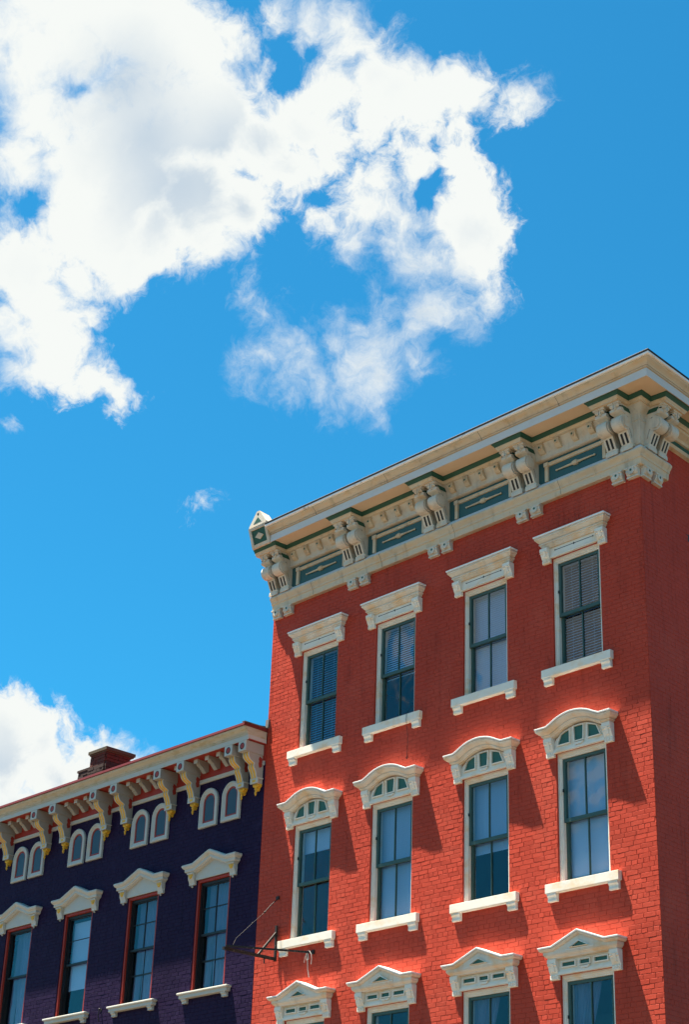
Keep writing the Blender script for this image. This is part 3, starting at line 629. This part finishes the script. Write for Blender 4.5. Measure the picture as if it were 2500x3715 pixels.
def big_bracket(F, u0, u1):
    uc = (u0 + u1) / 2; b = MB(); wd = u1 - u0
    rc, zc, rr = .295, 14.662, .118
    arc_ = [(rc + rr * math.cos(t), zc + rr * math.sin(t)) for t in [R(a) for a in range(-62, 81, 14)]]
    prof = [(0, 14.335), (.150, 14.335), (.165, 14.36), (.245, 14.545)] + arc_ + [(.330, 14.795), (.375, 14.815), (.40, 14.84), (.405, 14.88), (.43, 14.895), (.45, 14.905), (.452, 14.9648), (0, 14.9648)]
    b.prism(F, prof, uc - wd * .36, uc + wd * .36)
    # scroll drum, wider than the web
    n = 22; circ = [(rc + rr * 1.02 * math.cos(2 * math.pi * k / n), zc + rr * 1.02 * math.sin(2 * math.pi * k / n)) for k in range(n)]
    A = [F(uc - wd * .42, p, z) for p, z in circ]; B = [F(uc + wd * .42, p, z) for p, z in circ]; b.quadgrid([A, B], True, True); b.poly(A); b.poly(B)
    c2 = [(rc + (p - rc) * .72, zc + (z - zc) * .72) for p, z in circ]
    A = [F(uc - wd * .50, p, z) for p, z in c2]; B = [F(uc + wd * .50, p, z) for p, z in c2]; b.quadgrid([A, B], True, True); b.poly(A); b.poly(B)
    # upper block face: square abacus, arrow tongue
    b.prism(F, [(.40, 14.935), (.470, 14.935), (.470, 14.9646), (.40, 14.9646)], uc - wd * .46, uc + wd * .46)
    b.taper(F, [(uc - .055, 14.935), (uc + .055, 14.935), (uc + .030, 14.905), (uc + .030, 14.87), (uc, 14.835), (uc - .030, 14.87), (uc - .030, 14.905)], .40, [(uc - .05, 14.935), (uc + .05, 14.935), (uc + .025, 14.905), (uc + .025, 14.872), (uc, 14.842), (uc - .025, 14.872), (uc - .025, 14.905)], .458)
    b.prism(F, [(.3, 14.80), (.392, 14.812), (.418, 14.83), (.415, 14.875), (.36, 14.885)], uc - wd * .46, uc + wd * .46)
    # leg face: rails and three bars
    def leg(uu0, uu1, t0, t1, d):
        A0, B0 = Vector((.150, 14.345)), Vector((.243, 14.548)); nrm = Vector((B0.y - A0.y, -(B0.x - A0.x))).normalized()
        P = lambda t, o: (A0 + (B0 - A0) * t + nrm * o)
        q = [P(t0, -.006), P(t1, -.006), P(t1, d), P(t0, d)]
        b.prism(F, [(v.x, v.y) for v in q], uu0, uu1)
    lw = wd * .40
    for u in (-lw, -lw * .18, lw * .64): leg(uc + u, uc + u + lw * .36, 0.0, 1.0, .016)
    leg(uc - lw * .64, uc - lw * .18, 0, .12, .0155); leg(uc - lw * .64, uc - lw * .18, .88, 1.0, .0155)
    leg(uc + lw * .18, uc + lw * .64, 0, .12, .0155); leg(uc + lw * .18, uc + lw * .64, .88, 1.0, .0155)
    # foot block on the architrave
    b.prism(F, [(0, 14.30), (.150, 14.30), (.156, 14.262), (.176, 14.262), (.176, 14.318), (.168, 14.326), (.168, 14.3475), (0, 14.3475)], uc - wd * .5, uc + wd * .5)
    # dark paint: slots, notches, centre line, side scroll
    d = MB()
    A0, B0 = Vector((.150, 14.345)), Vector((.243, 14.548)); nrm = Vector((B0.y - A0.y, -(B0.x - A0.x))).normalized()
    for u in (-lw * .64, lw * .18):
        q = [A0 + (B0 - A0) * t + nrm * o for t, o in ((.12, -.003), (.88, -.003), (.88, .0125), (.12, .0125))]
        k_ = MB(); k_.prism(F, [(v.x, v.y) for v in q], uc + u, uc + u + lw * .46); sub('slot', k_, M_dark, cor)
    d.box(F, uc - .003, uc + .003, .457, .4600, 14.862, 14.945); d.disc(F, uc, 14.862, .0065, .457, .4602, 8); d.disc(F, uc, 14.945, .0065, .4692, .4712, 8)
    for x0, x1 in ((uc - wd * .44, uc - .034), (uc + .034, uc + wd * .44)): k_ = MB(); k_.box(F, x0, x1, .38, .419, 14.887, 14.902); sub('notch', k_, M_dark, cor)
    cv = []
    for k in range(16):
        t = k / 15; a = R(210 - 330 * min(1, t * 1.6)) if t < .62 else 0
        if t < .62: r = .012 + .030 * (t / .62); cv.append((.235 + r * math.cos(a), 14.765 + r * math.sin(a)))
    cv += [(.262, 14.72), (.240, 14.68), (.200, 14.62), (.170, 14.56), (.150, 14.50), (.138, 14.45)]
    for sgn in (-1, 1):
        k_ = MB(); k_.tube([F(uc + sgn * (wd * .36 + .0012), p, z) for p, z in cv], .0028, 5); sub('scroll_line', k_, M_dark, cor)
    g = []
    for sgn in (-1, 1):
        x = uc + sgn * wd * .36; q = MB(); q.box(F, min(x, x + sgn * .003), max(x, x + sgn * .003), .10, .36, 14.865, 14.935); g.append(q)
    return b, d, g
def low_bracket(F, u0, u1):
    b = MB(); uc = (u0 + u1) / 2; wd = u1 - u0
    b.prism(F, [(0, 14.0055), (.098, 14.0055), (.098, 13.975), (.086, 13.970), (.088, 13.93), (.070, 13.895), (.045, 13.872), (.040, 13.845), (0, 13.840)], u0 + .012, u1 - .012)
    b.box(F, u0, u1, 0, .104, 13.985, 14.0053)
    b.disc(F, uc, 13.945, .062, .06, .100, 16)
    b.prism(F, [(0, 13.868), (.060, 13.866), (.058, 13.842), (0, 13.838)], u0 + .004, u1 - .004)
    g = MB(); g.disc(F, uc + .0, 13.950, .020, .100, .1035, 12)
    return b, g
bk = []
for k, q in enumerate(BR):
    bk += [(W1, q[0], q[1]), (W1, q[2], q[3])]
bk += [(W2, 0.0, .225), (W2, .29, .515)]
for F, a, bb in bk:
    b, d, g = big_bracket(F, a, bb)
    sub('scroll_bracket', b, M_corn, cor); sub('incised_line', d, M_dark, cor); [sub('bracket_panel', q, M_green, cor) for q in g]
    b, g = low_bracket(F, a, bb); sub('drop_bracket', b, M_corn, cor); sub('boss', g, M_green, cor)
for k in range(4):
    a = BR[k][3]; d = BR[k + 1][0]
    for j in range(5):
        u = a + .135 + j * .337 - .0
        if u > d - .0: break
        b = MB(); b.prism(W1, [(.10, 14.935), (.235, 14.935), (.235, 14.905), (.222, 14.875), (.20, 14.845), (.165, 14.815), (.10, 14.80)], u - .050, u + .050)
        b.disc(W1, u - .006, 14.896, .040, .2, .241, 14); b.box(W1, u - .062, u + .062, .10, .243, 14.9352, 14.952)
        sub('small_bracket', b, M_cream2, cor); g = MB(); g.disc(W1, u - .006, 14.896, .0185, .241, .2445, 12); sub('boss', g, M_green, cor)
    x0, x1 = a + .12, d - .06
    b = MB()
    b.box(W1, x0, x0 + .062, .065, .100, 14.335, 14.600); b.box(W1, x0 - .012, x0 + .074, .065, .112, 14.600, 14.668); b.box(W1, x1 - .062, x1, .065, .100, 14.335, 14.600); b.box(W1, x1 - .074, x1 + .012, .065, .112, 14.600, 14.668)
    b.prism(W1, [(.065, 14.655), (.100, 14.655), (.104, 14.64), (.090, 14.625), (.088, 14.605), (.065, 14.60)], x0 + .0742, x1 - .0742)
    sub('panel_frame', b, M_cream2, cor)
    m_ = (x0 + x1) / 2; b = MB(); zz = 14.475; P = .082
    def V(u): return W1(m_ + u, P, zz)
    b.tube([V(u) for u in (-.40, -.395, -.38, -.365, -.36, -.34, -.20, -.09, -.05, -.048, -.02, .02, .048, .05, .09, .20, .34, .36, .365, .38, .395, .40)], [.004, .014, .018, .014, .009, .012, .016, .020, .024, .036, .044, .044, .036, .024, .020, .016, .012, .009, .014, .018, .014, .004], 10)
    sub('baluster_ornament', b, M_cream2, cor)
# end block with gable at the left end
b = MB(); F = W1
def slab(u0, u1, z0, z1, d0, d1):    # leaning face: follows the crown
    pf = lambda z, o: .600 + (z - 15.08) * .34 + o
    return [(pf(z0, d0), z0), (pf(z1, d0), z1), (pf(z1, d1), z1), (pf(z0, d1), z0)]
b.prism(F, [(.0, 15.084), (.600, 15.084), (.715, 15.425), (.0, 15.425)], 0.03, .50)
for u0, u1, z0, z1 in ((0.02, .51, 15.07, 15.125), (0.02, .51, 15.385, 15.435), (0.02, .08, 15.1252, 15.3848), (.45, .51, 15.1252, 15.3848)): b.prism(F, slab(u0, u1, z0, z1, -.02, .025), u0, u1)
pf = lambda z: .600 + (z - 15.08) * .34
b.quadgrid([[F(u, pf(z) + o, z) for u, z in ((.155, 15.255), (.265, 15.195), (.375, 15.255), (.265, 15.315))] for o in (.0, .022)], True); b.poly([F(u, pf(z) + .022, z) for u, z in ((.155, 15.255), (.265, 15.195), (.375, 15.255), (.265, 15.315))])
gab = [(.03, 15.4352), (.50, 15.4352), (.50, 15.475), (.30, 15.735), (.225, 15.735), (.03, 15.475)]
A = [F(u, .735, z) for u, z in gab]; Bk = [F(u, .50, z - .02) for u, z in gab]; Bk2 = [F(u, .36, 15.44 + (z - 15.44) * .45) for u, z in gab]
b.quadgrid([A, Bk, Bk2], True); b.poly(A); b.poly(Bk2)
sub('gabled_end_block', b, M_corn, cor)
g = MB(); g.prism(F, slab(0, 0, 15.1255, 15.3845, -.02, .004), .0802, .4498)
g.plate(F, [(.15, 15.50), (.37, 15.50), (.265, 15.61)], .7352, .738); sub('end_block_panel', g, M_green, cor)
g = MB(); g.disc(F, .262, 15.675, .024, .7352, .738, 12); sub('end_block_hole', g, M_dark, cor)
g = MB(); g.tube([F(.52, .72, 15.36), F(.53, .70, 15.42), F(.50, .66, 15.47), F(.60, .69, 15.425), F(.70, .72, 15.40)], [.012, .03, .022, .028, .01], 7)
sub('torn_flashing', g, M_flash, cor)

# ================================================================== PURPLE BUILDING
pur = thing('brick_building', 'lower dark purple brick building on the left with gold-trimmed brackets', 'building', (-4.5, 0, 0))
pur.location = (0, 0, 0)
PXC = [-1.235, -3.27, -5.30, -7.31]; PHW = .462
PL = -10.0
pops = [(c - PHW, c + PHW, 7.40, 9.355) for c in PXC + [-9.33]]
wb = wall_backing(W1, PL, -0.002, 0, 11.62, pops, -0.004, .05)
wb.poly([(PL, .0041, 0), (PL, 9, 0), (PL, 9, 12.95), (PL, .0041, 11.75)]); wb.poly([(PL, 9, 0), (-.004, 9, 0), (-.004, 9, 13), (PL, 9, 13)])
pwall = link('wall', wb, M_pur, pur, 'dark purple front wall', recalc=False)
cells = brick_cells(PL, -0.004, 5.9, 11.17, pops, 5.823 - CH * 20 + .02, seed=31)
lay_bricks(W1, cells, M_pur, pwall, 290, lambda c: (abs(c[2] - 7.1) * 1.0 - c[0] * .5), 41)
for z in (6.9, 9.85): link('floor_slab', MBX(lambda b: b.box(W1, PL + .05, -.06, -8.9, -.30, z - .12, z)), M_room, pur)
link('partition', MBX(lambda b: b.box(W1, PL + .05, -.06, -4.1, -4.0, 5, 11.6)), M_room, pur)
# cornice
pc = MB(); pmain = [(PL, 0), (0.012, 0)]
pc.planpath(pmain, [(.02, 11.715), (.532, 11.715), (.530, 11.700), (.520, 11.680), (.490, 11.655), (.466, 11.630), (.462, 11.612), (.450, 11.610), (.450, 11.575), (.02, 11.575)])
pfa = MB(); pfa.planpath(pmain, [(.02, 11.5748), (.440, 11.5748), (.440, 11.488), (.425, 11.486), (.425, 11.505), (.02, 11.505)])
pcor = link('cornice', pc, M_pcrown, pur, 'ivory cornice on gold-trimmed brackets')
sub('fascia', pfa, M_pcream, pcor)
e = MB(); e.planpath([(PL, 0), (0.016, 0)], [(.0, 11.7152), (.545, 11.7152), (.552, 11.725), (.548, 11.768), (.0, 11.79)]); sub('roof_edge', e, M_rroof, pcor)
rf = MB(); rf.poly([(PL, -.53, 11.772), (-.01, -.53, 11.772), (-.01, 9, 12.9), (PL, 9, 12.9)]); rf.poly([(PL, -.53, 11.70), (-.01, -.53, 11.70), (-.01, 9, 12.82), (PL, 9, 12.82)])
link('roof', rf, M_rroof, pur, 'low red metal roof', recalc=False)
e = MB(); e.planpath(pmain, [(-.0, 11.5048), (.424, 11.5048), (.424, 11.499), (.03, 11.497), (.024, 11.20), (0, 11.20)]); sub('soffit', e, M_pred, pcor)
e = MB(); e.planpath([(PL, 0), (-.02, 0)], [(0, 11.205), (.030, 11.203), (.034, 11.19), (.026, 11.178), (.026, 11.168), (.034, 11.160), (.034, 11.145), (.020, 11.133), (0, 11.13)]); sub('wall_moulding', e, M_pcream, pcor)
def pur_bracket(u0, pr):
    u1 = u0 + .198; uc = (u0 + u1) / 2; wd = .198
    S = [(.335, 11.310), (.345, 11.270), (.338, 11.235), (.315, 11.195), (.280, 11.165), (.235, 11.145), (.205, 11.130), (.195, 11.112), (.205, 11.098), (.210, 11.085), (.205, 11.055), (.180, 11.02), (.160, 10.985), (.145, 10.945), (.135, 10.905), (.130, 10.875)]
    b = MB(); b.prism(W1, [(0, 11.312)] + S + [(.120, 10.872), (.120, 10.785), (0, 10.785)], u0 + .022, u1 - .022)
    # red recess in the side is a shallow panel
    b.prism(W1, [(0, 11.486), (.432, 11.486), (.432, 11.305), (.405, 11.298), (.38, 11.298), (0, 11.298)], u0, u1)
    body = sub('scroll_bracket', b, M_pgrey, pr)
    b = MB()                               # face ribs and box front
    for a, e_ in ((u0 + .021, u0 + .037), (uc - .008, uc + .008), (u1 - .037, u1 - .021)):
        b.quadgrid([[W1(u, p + o, z - .0) for p, z in S] for u, o in ((a, -.004), (a, .014), (e_, .014), (e_, -.004))], False, False)
    b.box(W1, u0 - .004, u1 + .004, .4322, .442, 11.302, 11.482); b.box(W1, u0 - .004, u1 + .004, .120, .132, 10.785, 10.872)
    b.box(W1, u0 + .0, u1 - .0, 0, .136, 10.873, 10.888)
    sub('bracket_face', b, M_pcream, pr)
    b = MB()
    for a, e_ in ((u0 + .038, uc - .009), (uc + .009, u1 - .038)):
        nn = 5; b.quadgrid([[W1(a + (e_ - a) * k / nn, p + .004 + .010 * math.sin(math.pi * k / nn), z) for p, z in S] for k in range(nn + 1)], False, True)
    b.box(W1, u0 + .055, u1 - .055, .132, .134, 10.808, 10.850)
    # hanging flower drop
    b.plate(W1, [(uc - .075, 10.784), (uc + .075, 10.784), (uc + .062, 10.745), (uc + .03, 10.725), (uc + .028, 10.69), (uc, 10.67), (uc - .028, 10.69), (uc - .03, 10.725), (uc - .062, 10.745)], 0, .085)
    for (du, zz, r) in ((-.050, 10.758, .026), (.050, 10.758, .026), (0, 10.742, .034), (0, 10.690, .026), (.012, 10.655, .020), (-.010, 10.640, .018), (0, 10.612, .022), (0, 10.585, .012)): b.ball(W1(uc + du, .075, zz), r, 6)
    sub('gold_trim', b, M_yel, pr)
    b = MB(); b.disc(W1, uc - .0, 11.390, .062, .4422, .4445, 20); sub('red_boss', b, M_dark, pr)
    b = MB(); b.disc(W1, uc + .008, 11.390, .046, .4446, .448, 20); sub('red_boss', b, M_pred, pr)
    for sg in (-1, 1):
        b = MB(); x = uc + sg * (wd / 2 - .022); b.plate(Frame((x, 0, 0), (0, -1, 0), (sg, 0, 0)), [(.03, 11.24), (.09, 11.27), (.115, 11.22), (.10, 11.18), (.115, 11.13), (.09, 11.06), (.03, 11.09)], 0, .003)
        sub('side_panel', b, M_pred, pr)
PB = [-.235, -.617, -1.985, -2.668, -4.018, -4.678, -6.035, -6.680, -8.035, -8.690]
for u in PB: pur_bracket(u, pcor)
sm = []
for a, d in ((-.617, -1.985 + .198), (-2.668, -4.018 + .198), (-4.678, -6.035 + .198), (-6.680, -8.035 + .198)):
    span = a - d; sm += [d + span * f for f in (.115, .39, .665)]
    sm.append((d - .198 - (.46 if True else 0) / 2 + 0.0))
for u in sm:
    q = u; b = MB()
    S = [(.30, 11.455), (.262, 11.450), (.256, 11.425), (.240, 11.400), (.205, 11.385), (.175, 11.370), (.168, 11.350), (.145, 11.340), (.135, 11.325), (.10, 11.295), (.085, 11.285), (.07, 11.300), (0, 11.33)]
    b.prism(W1, [(0, 11.4965), (.30, 11.4965)] + S, q, q + .095); sub('small_bracket', b, M_pgrey, pcor)
    b = MB(); b.box(W1, q - .006, q + .101, .3002, .312, 11.420, 11.4965); sub('bracket_face', b, M_pcream, pcor)
# arched attic windows
def attic(cu, z0=10.285, ht=.715, hw=.252):
    def outl(d, n=14):
        h = hw - d; zc = z0 + ht - hw
        return [(cu - h, z0 + d), (cu + h, z0 + d)] + [(cu + h * math.cos(math.pi * k / n), zc + h * math.sin(math.pi * k / n)) for k in range(n + 1)]
    b = MB(); rings = [(0, -.002), (0, .040), (.018, .052), (.036, .050), (.040, .040), (.062, .038), (.066, .030), (.088, .026), (.092, .012), (.092, .0)]
    b.quadgrid([[W1(u, p, z) for u, z in outl(d)] for d, p in rings], True)
    o = link('attic_window', b, M_pcream, pur)
    b = MB(); b.quadgrid([[W1(u, p, z) for u, z in outl(d)] for d, p in [(.0921, -.002), (.0921, .014), (.122, .012), (.122, .0)]], True); sub('inner_frame', b, M_pred, o)
    b = MB(); b.poly([W1(u, .003, z) for u, z in outl(.10)]); sub('dark_backing', b, M_room, o)
    b = MB(); b.poly([W1(u, .0065, z) for u, z in outl(.118)]); sub('glass_pane', b, M_glass, o)
for c in (-1.49, -.86, -3.525, -2.905, -5.55, -4.94, -7.53, -6.93, -9.5, -8.9): attic(c)
# big windows
def phood(c):
    zt = 9.640; b = MB()
    path = [(c - .745, zt), (c - .46, zt), (c - .03, zt + .172), (c + .03, zt + .172), (c + .46, zt), (c + .745, zt)]
    b.wallpath(W1, path, [(.150, 0), (.162, .012), (.164, .030), (.154, .050), (.138, .068), (.124, .078), (.118, .084), (.118, .125), (.110, .132), (.090, .140), (.088, .150), (.0, .152)])
    h = link('window_hood', b, M_pcream, pur)
    b = MB(); b.plate(W1, [(c - .478, 9.357), (c + .478, 9.357), (c + .478, zt - .14), (c, zt + .04), (c - .478, zt - .14)], 0, .028)
    sub('tympanum', b, M_pcream, h)
    for s in (-1, 1):
        u = c + s * .56; k = MB()
        k.prism(W1, [(0, zt - .150), (.098, zt - .150), (.098, zt - .175), (.082, zt - .180), (.078, zt - .255), (.055, zt - .30), (.045, zt - .335), (.045, zt - .36), (0, zt - .362)], u - .075, u + .075)
        k.box(W1, u - .088, u + .088, 0, .104, zt - .172, zt - .1502); k.tube([W1(u, .03, zt - .362), W1(u, .03, zt - .375), W1(u, .03, zt - .392), W1(u, .03, zt - .402)], [.016, .012, .020, .006], 8)
        sub('console', k, M_pcream, h)
        k = MB(); k.disc(W1, u, zt - .215, .042, .078, .090, 16); k.disc(W1, u - .004, zt - .222, .020, .0902, .097, 12); k.box(W1, u - .06, u - .035, .07, .086, zt - .215, zt - .178); k.box(W1, u + .035, u + .06, .07, .086, zt - .215, zt - .178)
        sub('gold_rosette', k, M_yel, h)
for i, c in enumerate(PXC + [-9.33]):
    b = MB(); u0, u1, z0, z1 = c - PHW, c + PHW, 7.40, 9.355
    b.box(W1, u0 + .001, u0 + .046, -.10, -.018, z0, z1); b.box(W1, u1 - .046, u1 - .001, -.10, -.018, z0, z1); b.box(W1, u0 + .0462, u1 - .0462, -.10, -.016, z1 - .046, z1)
    wn = link('window', b, M_pred, pur)
    b = MB(); b.box(W1, u0 + .0462, u0 + .085, -.14, -.062, z0, z1 - .0462); b.box(W1, u1 - .085, u1 - .0462, -.14, -.062, z0, z1 - .0462); b.box(W1, u0 + .0852, u1 - .0852, -.14, -.064, z1 - .095, z1 - .0462); sub('frame', b, M_dark, wn)
    a0, a1 = u0 + .0852, u1 - .0852; zm = 8.385; p = -.085
    b = sash_mb(a0, a1, zm - .02, z1 - .095, p, .02, .02, .04, False); 
    um = (a0 + a1) / 2
    if i < 2: b.box(W1, a0, a1, p - .03, p - .008, 8.84, 8.855); b.box(W1, um - .007, um + .007, p - .03, p - .009, zm, z1 - .1)
    if i == 2: b.box(W1, a0, a1, p - .03, p - .008, 8.83, 8.84)
    sub('sash', b, M_dark, wn)
    b = sash_mb(a0, a1, z0, zm + .01, p - .04, .022, .02, .04, False)
    if i < 2: b.box(W1, a0, a1, p - .07, p - .05, 7.92, 7.945); b.box(W1, um - .004, um + .004, p - .07, p - .055, z0 + .04, zm)
    sub('sash', b, M_dark, wn)
    sub('glass_pane', MBX(lambda q: q.box(W1, a0 + .01, a1 - .01, p - .026, p - .022, zm, z1 - .1)), M_glass, wn)
    sub('glass_pane', MBX(lambda q: q.box(W1, a0 + .01, a1 - .01, p - .066, p - .062, z0 + .02, zm)), M_glass, wn)
    # curtains or shade behind
    if i in (0, 1, 3):
        zb = z0 + .02
        for lo, hi, ph in ((a0 + .02, a0 + .20, .3), (a0 + .22, a1 - .02, 1.1)):
            rows = []
            for k in range(13):
                f = k / 12; zz = z1 - .05 - (z1 - .05 - zb) * f; sway = -.05 * f * f if lo < um - .2 else .10 * max(0, f - .72)
                rows.append([W1(lo + (hi - lo) * j / 20 + sway, -.24 + .014 * math.sin(j * 1.5 + ph), zz) for j in range(21)])
            q = MB(); q.quadgrid(rows, False, True); sub('curtain', q, M_curt, wn)
    if i == 2: sub('roller_shade', MBX(lambda q: q.box(W1, a0 + .01, a1 - .01, -.204, -.20, 7.92, 9.2)), M_shade, wn)
    phood(c)
    b = MB(); zt = 7.40; b.wallpath(W1, [(c - .675, zt), (c + .675, zt)], [(.112, 0), (.118, .008), (.118, .026), (.104, .038), (.088, .042), (.088, .092), (.080, .100), (.0, .101)])
    sp = link('sill', b, M_pcream, pur)
    for s in (-1, 1):
        u = c + s * .535; k = MB(); k.prism(W1, [(0, zt - .1015), (.075, zt - .1015), (.075, zt - .125), (.050, zt - .140), (.045, zt - .165), (.052, zt - .178), (0, zt - .180)], u - .062, u + .062); sub('sill_bracket', k, M_pcream, sp)
# chimney: brick by brick
ch = link('chimney', MBX(lambda b: b.box(W1, -6.93, -6.43, -1.66, -1.06, 12.0, 13.11)), M_mort, pur, 'square brick chimney with mossy cap')
FX = {'f': (Frame((-6.95, 1.04, 0), (1, 0, 0), (0, -1, 0)), .54), 'r': (Frame((-6.41, 1.04, 0), (0, 1, 0), (1, 0, 0)), .64)}
rg = random.Random(5)
for key, (F, L) in FX.items():
    k = 0; z = 12.30
    while z < 13.04:
        wdn = .025 if z < 12.78 else 0.0
        u = -wdn - (.10 if k % 2 else 0)
        while u < L:
            a = max(u, -wdn); e_ = min(u + .205, L); 
            if e_ - a > .03:
                b = MB(); jj = lambda s=.004: rg.uniform(-s, s); p1 = .018 + wdn + jj()
                b.box(F, a + .004, e_ - .004, -.02, p1, z + .004 + jj(.002), z + CH * 1.04 - .005 + jj(.002)); 
                link('brick', b, M_chimd if (z < 12.74 + (.07 if key == 'r' else 0)) else M_chim, ch, recalc=False)
            u += .205
        z += CH * 1.04; k += 1
b = MB(); b.box(W1, -6.995, -6.345, -1.74, -.985, 13.085, 13.15); b.box(W1, -6.97, -6.37, -1.715, -1.01, 13.055, 13.0848); link('chimney_cap', b, M_cap, ch)
st = link('chimney_stub', MBX(lambda b: b.box(W1, -7.34, -6.98, -1.40, -1.06, 12.2, 12.78)), M_mort, pur, 'low broken chimney stub beside the tall chimney')
for (F, L) in ((Frame((-7.36, 1.04, 0), (1, 0, 0), (0, -1, 0)), .38), (Frame((-6.98, 1.04, 0), (0, 1, 0), (1, 0, 0)), .34)):
    z = 12.35; k = 0
    while z < 12.76:
        u = -(.10 if k % 2 else 0)
        while u < L:
            a = max(u, 0); e_ = min(u + .205, L)
            if e_ - a > .04: b = MB(); b.box(F, a + .004, e_ - .004, -.02, .016 + rg.uniform(-.005, .005), z + .004, z + .064); link('brick', b, M_chimd, st, recalc=False)
            u += .205
        z += CH; k += 1
b = MB(); b.box(W1, -7.385, -6.955, -1.42, -1.015, 12.78, 12.825); link('stub_cap', b, M_chimd, st)
# flashing where the roofs meet
b = MB(); b.prism(W1, [(.0, 11.79), (.045, 11.79), (.03, 11.95), (.0, 11.96)], -.02, .06); b.prism(W1, [(-.3, 11.785), (.54, 11.785), (.54, 11.80), (-.3, 11.81)], -.06, .012); link('roof_flashing', b, M_flash, pur)
# hook on the purple wall
hk = thing('wall_hook', 'small dark iron hook on the purple wall between two window sills', 'hook', W1(-4.26, 0, 7.34))
b = MB(); L0 = Frame((0, 0, 0), (1, 0, 0), (0, -1, 0)); b.tube([L0(0, 0, .06), L0(0, .05, .06), L0(0, .055, -.06), L0(0, .03, -.16)], .009, 7); b.ball(L0(0, .04, .065), .02, 6); link('hook_rod', b, M_iron, hk)
b = MB(); b.box(L0, -.018, .018, -.004, .006, .03, .09); link('hook_plate', b, M_iron, hk)

# ================================================================== iron sign bracket on the red wall
ib = thing('sign_bracket', 'rusty black iron sign bracket jutting from the red wall beside the purple one', 'sign bracket', (0.575, 0, 7.65))
def IL(x, y, z): return Vector((x - .575, y, z - 7.65))
b = MB(); b.beam(IL(.575, -.045, 7.64), IL(.575, -.045, 8.22), .035, .035); link('post', b, M_iron, ib)
tip = IL(.586, -1.16, 7.66)
b = MB(); b.beam(IL(.575, -.03, 7.672), tip, .045, .045); link('arm', b, M_iron, ib)
b = MB(); b.beam(IL(1.46, -.01, 7.668), IL(.60, -1.12, 7.70), .028, .028); b.box(Frame(IL(0, 0, 0), (1, 0, 0), (0, -1, 0)), 1.44, 1.50, 0, .03, 7.64, 7.70); link('stay', b, M_iron, ib)
b = MB(); b.beam(IL(.575, -.05, 8.10), IL(.577, -.43, 7.665), .028, .034); link('brace', b, M_iron, ib)
b = MB(); b.beam(IL(.578, -.28, 7.66), IL(.578, -.28, 7.56), .016, .016); link('eye', b, M_iron, ib)
b = MB(); b.tube([IL(.534, -.0, 8.69), IL(.54, -.16, 8.55), IL(.553, -.30, 8.40)], .007, 6); b.tube([IL(.553, -.30, 8.40), IL(.565, -.55, 8.18), IL(.58, -.9, 7.86), IL(.585, -.98, 7.70)], .003, 5); b.ball(IL(.553, -.30, 8.40), .018, 5); b.ball(IL(.566, -.56, 8.17), .013, 5)
b.box(Frame(IL(0, 0, 0), (1, 0, 0), (0, -1, 0)), .50, .56, 0, .03, 8.665, 8.72); link('tie_wire', b, M_iron, ib)
rp = thing('rope', 'knotted pale rope dangling from the iron stay below the left window sill', 'rope', (1.40, -.06, 7.67))
b = MB(); O = lambda x, y, z: Vector((x, y, z))
b.tube([O(-.02, 0, .02), O(.02, -.01, -.05), O(.015, 0, -.11), O(-.02, 0, -.12), O(-.03, 0, -.06), O(-.01, 0, .03)], .009, 6)
b.tube([O(0, -.01, -.1), O(0, 0, -.16), O(.012, 0, -.28), O(.045, 0, -.40)], .0055, 6); b.tube([O(.03, 0, .02), O(.09, -.01, -.04), O(.105, -.01, -.12), O(.085, 0, -.20)], .005, 6); b.tube([O(-.03, 0, .0), O(-.07, 0, -.08), O(-.08, 0, -.16)], .004, 6)
link('cord', b, M_rope, rp)
wr = thing('loose_wire', 'thin loose wire hanging below the second upper window sill', 'wire', (3.575, -.085, 11.20))
b = MB(); b.tube([O(.05, .07, .12), O(.0, .0, .01), O(-.005, -.003, -.10), O(-.012, .05, -.40), O(-.05, .075, -.70), O(-.06, .078, -.735)], .0038, 5); b.tube([O(-.075, .076, -.70), O(-.055, .074, -.735), O(-.045, .076, -.70)], .004, 5)
link('wire', b, M_iron, wr)
